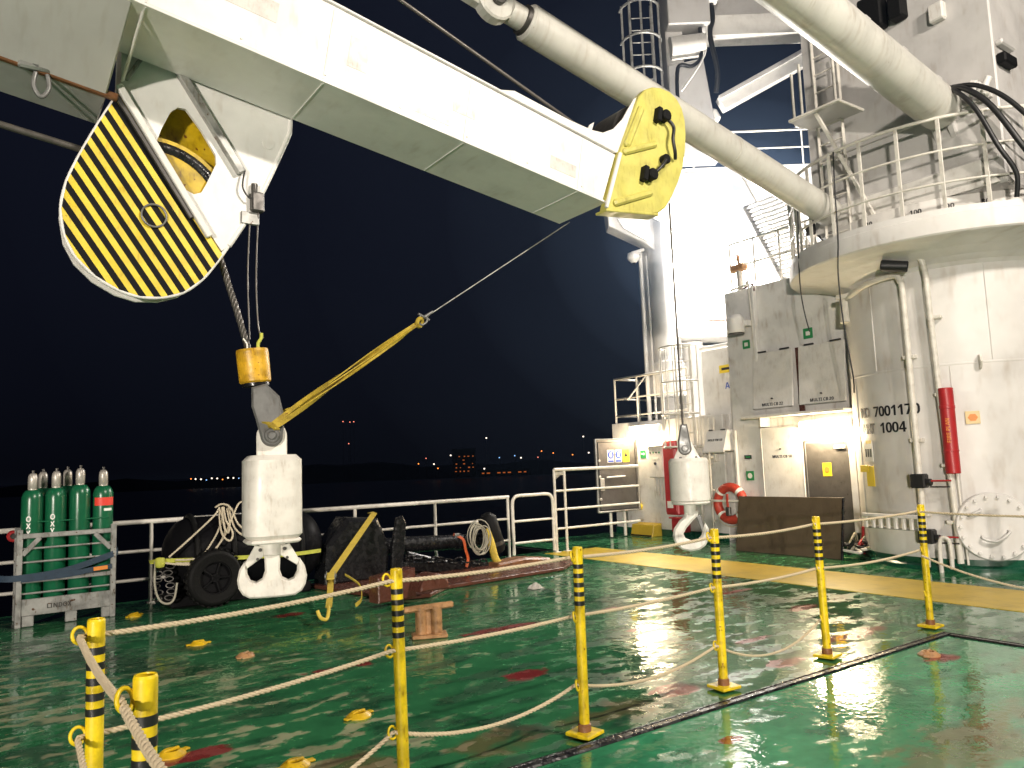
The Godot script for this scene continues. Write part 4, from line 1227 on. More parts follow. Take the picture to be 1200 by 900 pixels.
# ---------------------------------------------------------------- hooks, wires and sling
func hook_body(o: Node3D, r: float, y0: float, y1: float, turn: float) -> void:
	# eight-sided cast block: broad front, narrow canted sides
	var p := [Vector2(-0.52, -1), Vector2(0.52, -1), Vector2(0.86, -0.82), Vector2(1, -0.45), Vector2(1, 0.45), Vector2(0.86, 0.82), Vector2(0.52, 1), Vector2(-0.52, 1), Vector2(-0.86, 0.82), Vector2(-1, 0.45), Vector2(-1, -0.45), Vector2(-0.86, -0.82)]
	var q := []
	for v in p:
		q.append(v * r)
	var f := Basis(Vector3.UP, turn)
	if turn > 0.15:
		obj("block", prism(nb(), q, Transform3D(Basis(f.x, f.z * -1.0, f.y), Vector3(0, (y0 + y1) * 0.5, 0)), y1 - y0, 0.04, true), M.block_white, o)
	else:
		obj("block", lathe(nb(), [Vector2(0, y0), Vector2(r * 0.9, y0), Vector2(r, y0 + 0.02), Vector2(r, y1 - 0.03), Vector2(r * 0.9, y1), Vector2(0, y1)], 36), M.block_white, o)
		q = []
		for k in 28:
			q.append(Vector2(cos(TAU * k / 28), sin(TAU * k / 28)) * r)
	obj("weld_rim", prism(nb(), q, Transform3D(Basis(f.x * 0.97, f.z * -0.97, f.y), Vector3(0, y0 - 0.008, 0)), 0.03, 0.012), M.block_white, o)
	for k in 4:
		var n := Vector3(cos(k * PI / 2 + 0.785), 0, sin(k * PI / 2 + 0.785)) * r * 0.55
		obj("bolt", cyl(nb(), n + Vector3(0, y1 - 0.002, 0), n + Vector3(0, y1 + 0.016, 0), 0.018, 6, 0.003), M.link_steel, o)

func make_hooks() -> void:
	var o := thing("ramshorn_hook_block", "white hook block with twin-throat hook, hanging left under the striped sheave head", "crane hook", Vector3(1.94, 0.0, -6.15), "", -0.30)
	hook_body(o, 0.215, 1.12, 1.78, 0.16)
	for z in [-0.085, 0.085]:
		var lug := [Vector2(-0.115, 1.74), Vector2(-0.115, 1.93)]
		for p in arc_pts(Vector2(0, 1.93), 0.115, 180, 0, 12):
			lug.append(p)
		lug.append(Vector2(0.115, 1.74))
		obj("lug", prism(nb(), lug, Transform3D(Basis(), Vector3(0, 0, z)), 0.04, 0.008), M.block_white, o)
	var cl := []
	for p in arc_pts(Vector2(0, 1.93), 0.085, 200, 340, 14):
		cl.append(p)
	cl += [Vector2(0.10, 2.06), Vector2(0.06, 2.24), Vector2(-0.04, 2.34), Vector2(-0.15, 2.31), Vector2(-0.15, 2.16), Vector2(-0.12, 2.06)]
	var lk := prism(nb(), cl, Transform3D(Basis(), Vector3(0, 0, 0.125)), 0.07, 0.016)
	obj("link", lk, M.link_steel, o)
	obj("pin", cyl(nb(), Vector3(0, 1.93, -0.13), Vector3(0, 1.93, 0.185), 0.06, 20, 0.012), M.link_steel, o)
	obj("pin_head", cyl(nb(), Vector3(0, 1.93, 0.18), Vector3(0, 1.93, 0.205), 0.035, 14, 0.008), M.link_steel, o)
	obj("shank", cyl(nb(), Vector3(0, 1.0, 0), Vector3(0, 1.13, 0), 0.10, 24, 0.01), M.block_white, o)
	# twin-throat hook
	var h := [Vector2(-0.095, 1.09), Vector2(-0.06, 0.99), Vector2(-0.055, 0.88), Vector2(-0.075, 0.82), Vector2(-0.12, 0.795), Vector2(-0.163, 0.81), Vector2(-0.187, 0.86), Vector2(-0.19, 0.92), Vector2(-0.183, 0.965), Vector2(-0.212, 0.955), Vector2(-0.245, 0.90), Vector2(-0.26, 0.83), Vector2(-0.25, 0.765), Vector2(-0.22, 0.715), Vector2(-0.17, 0.685), Vector2(-0.08, 0.68)]
	var hh := h.duplicate()
	for i in range(h.size() - 1, -1, -1):
		hh.append(Vector2(-h[i].x, h[i].y))
	obj("hook", prism(nb(), hh, Transform3D(), 0.14, 0.022, true), M.block_white, o)
	for s in [-1.0, 1.0]:
		obj("safety_latch", prism(nb(), [Vector2(s * 0.13, 1.085), Vector2(s * 0.065, 1.075), Vector2(s * 0.062, 1.00), Vector2(s * 0.185, 0.915), Vector2(s * 0.205, 0.95)], Transform3D(Basis(), Vector3(0, 0, 0.065)), 0.03, 0.006), M.block_white, o)
		obj("latch_bolt", cyl(nb(), Vector3(s * 0.11, 0.98, 0.07), Vector3(s * 0.11, 0.98, 0.092), 0.012, 8), M.dark_steel, o)
		obj("latch_bolt", cyl(nb(), Vector3(s * 0.09, 1.05, 0.07), Vector3(s * 0.09, 1.05, 0.092), 0.014, 8), M.dark_steel, o)
	# yellow rope socket
	var sk := thing("rope_socket", "chipped yellow cylindrical rope socket above the left hook block", "rope socket", Vector3(1.80, 2.49, -6.15))
	sk.rotation.z = 0.10
	obj("sleeve", lathe(nb(), [Vector2(0, -0.135), Vector2(0.11, -0.135), Vector2(0.122, -0.122), Vector2(0.125, 0.115), Vector2(0.12, 0.135), Vector2(0.09, 0.137), Vector2(0, 0.12)], 32), M.sleeve_yellow, sk)
	obj("collar", cyl(nb(), Vector3(0, -0.16, 0), Vector3(0, -0.134, 0), 0.105, 24), M.wet_black, sk)
	obj("tie", tube(nb(), spline([Vector3(0.03, 0.12, 0.05), Vector3(0.04, 0.18, 0.05), Vector3(0.07, 0.22, 0.04), Vector3(0.075, 0.26, 0.04)], 5), 0.014, 6), M.strap_lime, sk)
	obj("tie", tube(nb(), spline([Vector3(-0.06, 0.11, 0.05), Vector3(-0.05, 0.17, 0.05), Vector3(-0.075, 0.22, 0.05)], 5), 0.007, 6), M.label_white, sk)
	var w := obj("hoist_rope", rope(nb(), [Vector3(1.77, 2.58, -6.15), Vector3(1.69, 2.86, -6.15), Vector3(1.56, 3.30, -6.17), Vector3(1.47, 3.58, -6.19)], 0.026, 0.012, 4, 5), M.wire)
	tag(w, "thick grey hoist rope running from the striped sheave head to the yellow socket", "wire rope")
	w = obj("limit_switch_wire", tube(nb(), spline([Vector3(1.79, 3.70, -5.98), Vector3(1.80, 3.2, -6.08), Vector3(1.83, 2.80, -6.12), Vector3(1.87, 2.72, -6.12)], 8), 0.006, 6), M.wire)
	tag(w, "thin dark wire, right of two, hanging from the limit switch box", "wire")
	w = obj("limit_switch_wire", tube(nb(), spline([Vector3(1.73, 3.66, -6.0), Vector3(1.74, 3.2, -6.1), Vector3(1.76, 2.70, -6.12)], 8), 0.006, 6), M.wire)
	tag(w, "thin dark wire, left of two, hanging beside the thick hoist rope", "wire")
	w = obj("boom_cable", tube(nb(), [Vector3(-1.5, 4.38, -6.2), Vector3(0.05, 4.13, -6.2), Vector3(0.75, 4.02, -6.2)], 0.026, 8), M.wire)
	tag(w, "brown wire rope crossing the dark sky left of the striped sheave head", "wire rope")
	w = obj("luffing_rope", tube(nb(), [Vector3(1.0, 6.75, -5.9), Vector3(2.55, 6.05, -5.9), Vector3(5.45, 5.02, -5.9)], 0.018, 8), M.wire)
	tag(w, "dark wire rope running above the white jib towards the yellow tip", "wire rope")
	# sling of doubled webbing from the pin to the shackle, then a thin wire up to the jib
	var sl := thing("webbing_sling", "long worn yellow webbing sling pulled tight from the left hook to a shackle", "sling", Vector3.ZERO)
	var a := Vector3(1.95, 2.05, -5.95)
	var b := Vector3(3.19, 2.905, -6.0)
	for k in 3:
		var n := nb()
		var off: float = [0.0, 0.035, -0.03][k]
		var pts := [a + Vector3(-0.08, -0.06 + off * 0.4, 0.05 * (k - 1)), a.lerp(b, 0.2) + Vector3(0, off * 0.9, 0.012 * k), a.lerp(b, 0.5) + Vector3(0, off * 0.8, 0.0), a.lerp(b, 0.8) + Vector3(0, off * 0.5, 0), b + Vector3(0, off * 0.1, 0)]
		ribbon(n, spline(pts, 10), 0.038, 0.010, Vector3(0.2, 0.3, 1.0) + Vector3(0, 0.5 * (k - 1), 0), [2.4, -3.6, 5.2][k])
		obj("webbing", n, M.sling_yellow, sl)
	var nn := nb()
	ribbon(nn, spline([a + Vector3(-0.06, -0.08, 0.10), a + Vector3(-0.10, -0.03, 0.02), a + Vector3(-0.09, 0.0, -0.14), a + Vector3(0.02, 0.06, -0.16), a + Vector3(0.12, 0.10, -0.04)], 6), 0.05, 0.012, Vector3(0, 1, 0))
	obj("webbing_loop", nn, M.sling_yellow, sl)
	obj("end_eye", tube(nb(), arc_ring(b + Vector3(0.03, 0.02, 0), 0.035, Vector3(0.5, -0.4, 1), 14), 0.02, 8, false, true), M.sling_yellow, sl)
	var sh := thing("shackle", "small galvanised shackle joining the yellow sling to the thin wire", "shackle", Vector3(3.25, 2.955, -6.0))
	obj("bow", tube(nb(), spline([Vector3(-0.02, 0.03, 0), Vector3(-0.045, -0.02, 0), Vector3(-0.01, -0.05, 0), Vector3(0.04, -0.02, 0), Vector3(0.05, 0.02, 0)], 6), 0.010, 6), M.link_steel, sh)
	obj("pin", cyl(nb(), Vector3(-0.04, 0.05, 0), Vector3(0.07, 0.0, 0), 0.011, 8), M.link_steel, sh)
	obj("turnbuckle", tube(nb(), [Vector3(0.02, 0.02, 0), Vector3(0.11, 0.085, 0)], [0.018, 0.008], 8), M.link_steel, sh)
	w = obj("pull_wire", tube(nb(), [Vector3(3.30, 2.99, -6.0), Vector3(4.97, 4.10, -5.95)], 0.006, 6), M.galvanised)
	tag(w, "thin grey wire from the sling shackle up to the underside of the jib", "wire")
	# right hook
	o = thing("single_hook_block", "white hook block with single open hook, hanging right in front of the deckhouse", "crane hook", Vector3(6.14, 0, -5.6), "", -0.80)
	hook_body(o, 0.205, 1.175, 1.63, 0.14)
	for z in [-0.075, 0.075]:
		obj("lug", prism(nb(), [Vector2(-0.16, 1.60), Vector2(-0.07, 1.80), Vector2(-0.02, 1.84), Vector2(0.04, 1.80), Vector2(0.13, 1.60)], Transform3D(Basis(), Vector3(0, 0, z)), 0.03, 0.006), M.block_white, o)
	var lk2 := []
	for p in arc_pts(Vector2(-0.03, 1.73), 0.068, 180, 360, 12):
		lk2.append(p)
	lk2 += [Vector2(0.03, 1.80), Vector2(0.005, 1.98), Vector2(-0.06, 1.98), Vector2(-0.095, 1.82)]
	obj("link", prism(nb(), lk2, Transform3D(Basis(), Vector3(0, 0, 0.12)), 0.06, 0.014), M.link_steel, o)
	obj("pin", cyl(nb(), Vector3(-0.03, 1.73, -0.11), Vector3(-0.03, 1.73, 0.165), 0.035, 14, 0.008), M.link_steel, o)
	obj("shank", cyl(nb(), Vector3(-0.01, 1.04, 0), Vector3(-0.01, 1.18, 0), 0.065, 18, 0.006), M.block_white, o)
	var hk := [Vector2(0.07, 1.08), Vector2(-0.06, 1.09), Vector2(-0.075, 1.03), Vector2(-0.13, 0.98), Vector2(-0.19, 0.90), Vector2(-0.205, 0.82), Vector2(-0.18, 0.745), Vector2(-0.12, 0.69), Vector2(-0.03, 0.668), Vector2(0.06, 0.685), Vector2(0.125, 0.73), Vector2(0.16, 0.80), Vector2(0.165, 0.90), Vector2(0.135, 0.955), Vector2(0.105, 0.90), Vector2(0.09, 0.83), Vector2(0.05, 0.785), Vector2(-0.015, 0.775), Vector2(-0.075, 0.80), Vector2(-0.095, 0.85), Vector2(-0.06, 0.91), Vector2(0.01, 0.985), Vector2(0.06, 1.03)]
	obj("hook", prism(nb(), hk, Transform3D(), 0.11, 0.02, true), M.block_white, o)
	obj("safety_latch", prism(nb(), [Vector2(0.04, 1.04), Vector2(0.10, 1.03), Vector2(0.12, 0.88), Vector2(0.095, 0.86)], Transform3D(), 0.05, 0.008), M.link_steel, o)
	var rp := []
	for i in 12:
		rp.append(Vector3(6.09, 1.93 + 2.45 * i / 11.0, -5.6))
	w = obj("hoist_rope", rope(nb(), rp, 0.014, 0.02, 4, 4), M.wire)
	tag(w, "dark wire rope falling straight from the yellow jib tip to the right hook", "wire rope")

func ribbon(st: SurfaceTool, pts: Array, w: float, th: float, side_hint: Vector3, twist := 0.0) -> SurfaceTool:   # flat strap along a path
	var n := pts.size()
	var rows := []
	for i in n:
		var d: Vector3 = (pts[mini(i + 1, n - 1)] - pts[maxi(i - 1, 0)]).normalized()
		var nm := side_hint - d * side_hint.dot(d)
		nm = nm.normalized().rotated(d, twist * i / n)
		var sd := d.cross(nm)
		rows.append([pts[i] + sd * w * 0.5 + nm * th * 0.5, pts[i] - sd * w * 0.5 + nm * th * 0.5, pts[i] - sd * w * 0.5 - nm * th * 0.5, pts[i] + sd * w * 0.5 - nm * th * 0.5])
	for k in 4:
		group_id += 1
		st.set_smooth_group(group_id)
		var k2 := (k + 1) % 4
		for i in n - 1:
			quad_out(st, rows[i][k], rows[i][k2], rows[i + 1][k2], rows[i + 1][k], (rows[i][k] + rows[i][k2]) * 0.5 - (rows[i][0] + rows[i][2]) * 0.5)
	st.set_smooth_group(-1)
	quad(st, rows[0][0], rows[0][1], rows[0][2], rows[0][3])
	quad(st, rows[n - 1][3], rows[n - 1][2], rows[n - 1][1], rows[n - 1][0])
	return st

# ---------------------------------------------------------------- rope barrier
const POSTS := [[0.40, -1.27], [0.385, -2.31], [0.39, -3.34], [1.83, -3.70], [3.04, -3.72], [4.38, -3.79], [5.64, -3.80], [7.22, -3.78], [7.3, -2.3]]

func post_label(i: int) -> String:
	return ["yellow barrier post nearest the camera, its rope rising from the lower edge",
		"short looking yellow post with black bands and big rope ring, second from left in view",
		"leftmost yellow post in view with black bands and two rope rings",
		"yellow post with black bands standing in front of the rusty cross bollard",
		"yellow post on a square foot in the middle of the green deck",
		"yellow post on a square foot below the right hook",
		"yellow post on a square foot in front of the leaning brown board",
		"yellow post at the hatch corner in front of the crane pedestal",
		"yellow barrier post beside the hatch cover right of the hatch corner"][i]

func make_rope_barrier() -> void:
	var o := thing("barrier_post", post_label(0), "barrier post", Vector3(POSTS[0][0], 0, POSTS[0][1]), "yellow posts of the rope barrier")
	obj("tube", lathe(nb(), [Vector2(0.0, 0.01), Vector2(0.031, 0.01), Vector2(0.031, 1.112), Vector2(0.028, 1.12), Vector2(0.023, 1.12), Vector2(0.021, 1.09), Vector2(0, 1.08)], 24), M.yellow_post, o)
	for i in 5:
		var y := 1.005 - i * 0.055
		obj("black_band", lathe(nb(), [Vector2(0.0305, y - 0.014), Vector2(0.0322, y - 0.0135), Vector2(0.0322, y + 0.0135), Vector2(0.0305, y + 0.014)], 24), M.black_tape, o)
	obj("base_plate", box(nb(), Vector3(0, 0.024, 0), Vector3(0.17, 0.022, 0.17), 0.005), M.yellow_post, o)
	obj("base_socket", lathe(nb(), [Vector2(0.031, 0.03), Vector2(0.040, 0.032), Vector2(0.040, 0.075), Vector2(0.0315, 0.08)], 20), M.rust, o)
	for y in [1.068, 0.71, 0.31]:
		obj("rope_ring", tube(nb(), arc_ring(Vector3(-0.055, y, 0.0), 0.030, Vector3(0.45, 0.25, 1), 18), 0.0065, 7, false, true), M.yellow_post, o)
	for i in range(1, POSTS.size()):
		var d := dup(o, post_label(i), Vector3(POSTS[i][0], 0, POSTS[i][1]), [0.0, 0.35, 0.1, 0.0, 0.25, -0.1, 0.2, 0.05, 0.1][i])
		d.rotation.x = [0.0, 0.006, 0.0, -0.01, 0.012, 0.006, -0.008, 0.01, 0.0][i]
		d.rotation.z = [0.0, 0.0, 0.0, 0.012, 0.008, 0.006, 0.0, 0.006, 0.0][i]
	# ropes: upper, middle and slack lower lines from post to post
	var rp := func(i: int, y: float) -> Vector3:
		return Vector3(POSTS[i][0] - 0.055, y, POSTS[i][1] + 0.0)
	var spans := [
		["tan rope sloping from the lower left edge up to the second post, thickest in view", 0, 1, 1.06, 1.06, 0.03, 0.013],
		["tan rope between the two leftmost yellow posts, upper line", 1, 2, 1.06, 1.06, 0.02, 0.013],
		["tan rope dropping from the lower ring of the leftmost yellow post", 1, 2, 0.66, 0.70, 0.05, 0.012],
		["tan rope, upper line, passing below the left hook", 2, 3, 1.06, 1.06, 0.02, 0.012],
		["tan rope, middle line, between the leftmost post and the post by the bollard", 2, 3, 0.70, 0.71, 0.02, 0.012],
		["tan rope, lower line, rising to the post by the bollard from below", 2, 3, 0.29, 0.31, 0.16, 0.012],
		["tan rope, upper line, above the rusty cross bollard", 3, 4, 1.06, 1.06, 0.015, 0.012],
		["tan rope, middle line, right of the post by the bollard", 3, 4, 0.71, 0.71, 0.015, 0.012],
		["tan rope, lower line, hanging in a deep slack curve over the green deck", 3, 4, 0.31, 0.31, 0.10, 0.012],
		["tan rope, upper line, reaching to the post below the right hook", 4, 5, 1.06, 1.06, 0.02, 0.012],
		["tan rope, middle line, crossing the bright reflection on the deck", 4, 5, 0.71, 0.71, 0.015, 0.012],
		["tan rope, lower line, slack across the bright reflection on the deck", 4, 5, 0.31, 0.31, 0.09, 0.011],
		["tan rope, upper line, in front of the leaning brown board", 5, 6, 1.06, 1.06, 0.02, 0.012],
		["tan rope, middle line, over the yellow walkway below the brown board", 5, 6, 0.71, 0.71, 0.02, 0.012],
		["tan rope, lower slack line left of the post before the brown board", 5, 6, 0.31, 0.31, 0.16, 0.010],
		["tan rope, upper line, across the foot of the crane pedestal to the corner post", 6, 7, 1.06, 1.06, 0.015, 0.012],
		["tan rope, middle line, in front of the pedestal's green base", 6, 7, 0.71, 0.71, 0.03, 0.012],
		["tan rope, upper line, leading right from the corner post past the round manhole", 7, 8, 1.06, 1.06, 0.02, 0.011],
		["tan rope, sagging lower right from the corner post over the yellow walkway", 7, 8, 0.66, 0.45, 0.10, 0.011]]
	for s in spans:
		var line := nb()
		rope(line, sag(rp.call(s[1], s[3]), rp.call(s[2], s[4]), s[5], 16), s[6] if s[6] else 0.012, 0.011)
		tag(obj("barrier_rope", line, M.rope_tan), s[0], "rope", "ropes of the barrier")

# ---------------------------------------------------------------- gas cylinder cage
func make_cylinder_cage() -> void:
	var x0 := 0.44
	var x1 := 1.40
	var zf := -10.55
	var zb := -11.15
	var o := thing("cylinder_cage", "grey galvanised transport cage holding green gas cylinders at the left edge", "cage", Vector3(x0, 0, zf))
	o.scale.y = 1.1
	var W := x1 - x0
	var D := zb - zf
	for p in [Vector2(0, 0), Vector2(W, 0), Vector2(0, D), Vector2(W, D)]:
		obj("corner_post", box(nb(), Vector3(p.x, 0.50, p.y), Vector3(0.06, 1.0, 0.06), 0.006), M.galvanised, o)
	for z in [0.0, D]:
		obj("base_skirt", box(nb(), Vector3(W * 0.5, 0.20, z), Vector3(W, 0.17, 0.03), 0.005), M.galvanised, o)
		obj("top_bar", box(nb(), Vector3(W * 0.5, 0.93, z), Vector3(W, 0.05, 0.04), 0.006), M.galvanised, o)
		obj("middle_bar", box(nb(), Vector3(W * 0.5, 0.47, z), Vector3(W, 0.045, 0.03), 0.006), M.galvanised, o)
		for y in [0.34, 0.66, 0.80]:
			obj("rod", cyl(nb(), Vector3(0, y, z - 0.012), Vector3(W, y, z - 0.012), 0.011, 8), M.galvanised, o)
		for s in [[0.03, 0.20], [W - 0.03, W - 0.20]]:
			obj("corner_brace", bar(nb(), Vector3(s[0], 0.74, z + 0.005), Vector3(s[1], 0.91, z + 0.005), 0.03, 0.05, 0.004), M.galvanised, o)
	for x in [0.0, W]:
		obj("side_skirt", box(nb(), Vector3(x, 0.20, D * 0.5), Vector3(0.03, 0.17, -D - 0.06), 0.005), M.galvanised, o)
		obj("side_bar", box(nb(), Vector3(x, 0.93, D * 0.5), Vector3(0.04, 0.05, -D - 0.06), 0.006), M.galvanised, o)
		obj("side_bar", box(nb(), Vector3(x, 0.55, D * 0.5), Vector3(0.03, 0.05, -D - 0.06), 0.006), M.galvanised, o)
	obj("floor", box(nb(), Vector3(W * 0.5, 0.15, D * 0.5), Vector3(W - 0.03, 0.03, -D - 0.03), 0.004), M.galvanised, o)
	obj("fork_pocket", box(nb(), Vector3(W * 0.55, 0.06, -0.02), Vector3(0.12, 0.11, 0.05), 0.006), M.galvanised, o)
	obj("fork_pocket", box(nb(), Vector3(W * 0.1, 0.06, -0.02), Vector3(0.12, 0.11, 0.05), 0.006), M.galvanised, o)
	obj("fork_pocket", box(nb(), Vector3(W * 0.93, 0.06, -0.02), Vector3(0.10, 0.11, 0.05), 0.006), M.galvanised, o)
	text_on("lettering", "LINDOX", 0.05, M.dark_steel, o, Transform3D(Basis(), Vector3(W * 0.42, 0.195, 0.0165)))
	# upper loose rod across the cylinders
	obj("upper_rod", cyl(nb(), Vector3(0.03, 1.07, -0.05), Vector3(W * 0.95, 1.07, -0.05), 0.008, 8), M.bottle_green, o)
	var g0: Node3D = null
	var spots := [
		[0.12, -0.14, 1.60, "green gas cylinder at the front left of the cage, white letters down its side"],
		[0.36, -0.15, 1.62, "green gas cylinder, second from left in the front row of the cage"],
		[0.61, -0.14, 1.65, "green gas cylinder, third from left in the front row of the cage"],
		[0.86, -0.16, 1.62, "green gas cylinder with a red label at the right of the cage"],
		[0.24, -0.42, 1.62, "green gas cylinder behind the two left front ones in the cage"],
		[0.50, -0.43, 1.64, "green gas cylinder behind the middle front ones in the cage"]]
	for i in spots.size():
		var s = spots[i]
		var c: Node3D
		var at := Vector3(x0 + s[0], 0.166, zf + s[1])
		if g0 == null:
			g0 = thing("gas_cylinder", s[3], "gas cylinder", at, "green gas cylinders in the cage")
			var R := 0.112
			var prof := [Vector2(0, 0), Vector2(R - 0.015, 0), Vector2(R, 0.02), Vector2(R, 1.17)]
			for k in 9:
				var t := PI * 0.5 * k / 8
				prof.append(Vector2(0.045 + (R - 0.045) * cos(t), 1.17 + 0.11 * sin(t)))
			prof.append(Vector2(0, 1.285))
			obj("shell", lathe(nb(), prof, 28, Transform3D(), true), M.bottle_green, g0)
			obj("neck_ring", cyl(nb(), Vector3(0, 1.27, 0), Vector3(0, 1.30, 0), 0.048, 18), M.valve_cap, g0)
			obj("valve_cap", lathe(nb(), [Vector2(0, 1.29), Vector2(0.05, 1.29), Vector2(0.05, 1.40), Vector2(0.046, 1.43), Vector2(0.03, 1.455), Vector2(0, 1.46)], 20, Transform3D(), true), M.valve_cap, g0)
			obj("cap_knob", cyl(nb(), Vector3(0, 1.45, 0), Vector3(0, 1.49, 0), 0.016, 10), M.dark_steel, g0)
			c = g0
		else:
			c = dup(g0, s[3], at, i * 0.7)
		c.scale.y = (s[2] + 0.16) / 1.63
	for i in [0, 1]:
		var gz: Node3D = get_node("gas_cylinder" if i == 0 else "gas_cylinder_001")
		var word: String = ["OXY", "OXY"][i]
		for k in 3:
			var a := -0.35
			var n := Vector3(sin(a - gz.rotation.y), 0, cos(a - gz.rotation.y))
			text_on("letter", word[k], 0.06, M.label_white, gz, Transform3D(Basis(Vector3(n.z, 0, -n.x), Vector3.UP, n), n * 0.1125 + Vector3(0, 0.97 - k * 0.075, 0)))
	var g3: Node3D = get_node("gas_cylinder_003")
	obj("red_label", lathe(nb(), [Vector2(0.1128, 1.06), Vector2(0.1142, 1.061), Vector2(0.1142, 1.149), Vector2(0.1128, 1.15)], 16, Transform3D(), false, 0.4 + g3.rotation.y, 2.6 + g3.rotation.y), M.label_red, g3)
	obj("shoulder_label", lathe(nb(), [Vector2(0.1128, 1.0), Vector2(0.1142, 1.001), Vector2(0.1142, 1.03), Vector2(0.1128, 1.03)], 10, Transform3D(), false, 0.7 + g3.rotation.y, 1.6 + g3.rotation.y), M.label_white, g3)
	var rl := thing("red_reel", "small red fitting hung on the railing left of the gas cylinders", "hose reel", Vector3(0.40, 1.0, -11.2))
	obj("body", cyl(nb(), Vector3(0, 0, -0.03), Vector3(0, 0, 0.05), 0.07, 20, 0.015), M.red_paint, rl)
	obj("hub", cyl(nb(), Vector3(0, 0, 0.04), Vector3(0, 0, 0.08), 0.035, 12, 0.008), M.dark_steel, rl)
	# blue lashing strap round the cage
	var s := thing("blue_lashing_strap", "dark blue lashing strap drawn round the gas cylinder cage", "strap")
	var rb := nb()
	ribbon(rb, spline([Vector3(x0 - 0.25, 0.57, zf - 0.15), Vector3(x0 - 0.03, 0.56, zf + 0.045), Vector3(x0 + 0.45, 0.60, zf + 0.045), Vector3(x1 - 0.05, 0.73, zf + 0.045), Vector3(x1 + 0.06, 0.76, zf - 0.1), Vector3(x1 + 0.08, 0.76, zf - 0.45)], 6), 0.07, 0.008, Vector3(0.1, 0, 1))
	obj("webbing", rb, M.strap_blue, s)
	rb = nb()
	ribbon(rb, spline([Vector3(x0 + 0.02, 0.54, zf + 0.052), Vector3(x0 + 0.45, 0.55, zf + 0.055), Vector3(x1 - 0.2, 0.585, zf + 0.052), Vector3(x1 - 0.02, 0.60, zf + 0.05)], 6), 0.06, 0.008, Vector3(0, 0, 1))
	obj("webbing", rb, M.strap_blue, s)
	obj("orange_end", box(nb(), Vector3(x1 - 0.14, 0.59, zf + 0.062), Vector3(0.15, 0.045, 0.012), 0.002, Basis(Vector3(0, 0, 1), 0.06)), M.sign_orange, s)

# ---------------------------------------------------------------- black gear lashed by the rail
func tyre(o: Node3D, r: float, w: float) -> void:
	var prof := []
	for k in 13:
		var t := -PI * 0.5 + PI * k / 12
		prof.append(Vector2(r - w * 0.35 + cos(t) * w * 0.35, sin(t) * w * 0.5))
	prof.append(Vector2(r * 0.58, w * 0.42)); prof.append(Vector2(r * 0.56, 0)); prof.append(Vector2(r * 0.58, -w * 0.42)); prof.append(prof[0])
	obj("tyre", lathe(nb(), prof, 40, Transform3D(Basis(Vector3(1, 0, 0), PI / 2), Vector3.ZERO), false), M.black_rubber, o)
	for i in 28:
		var a := TAU * i / 28
		var n := Vector3(cos(a), sin(a), 0)
		obj("tread_block", box(nb(), n * (r + 0.004), Vector3(0.018, 0.04, w * 0.62), 0.003, Basis(n, Vector3(-n.y, n.x, 0), Vector3(0, 0, 1))), M.black_rubber, o)

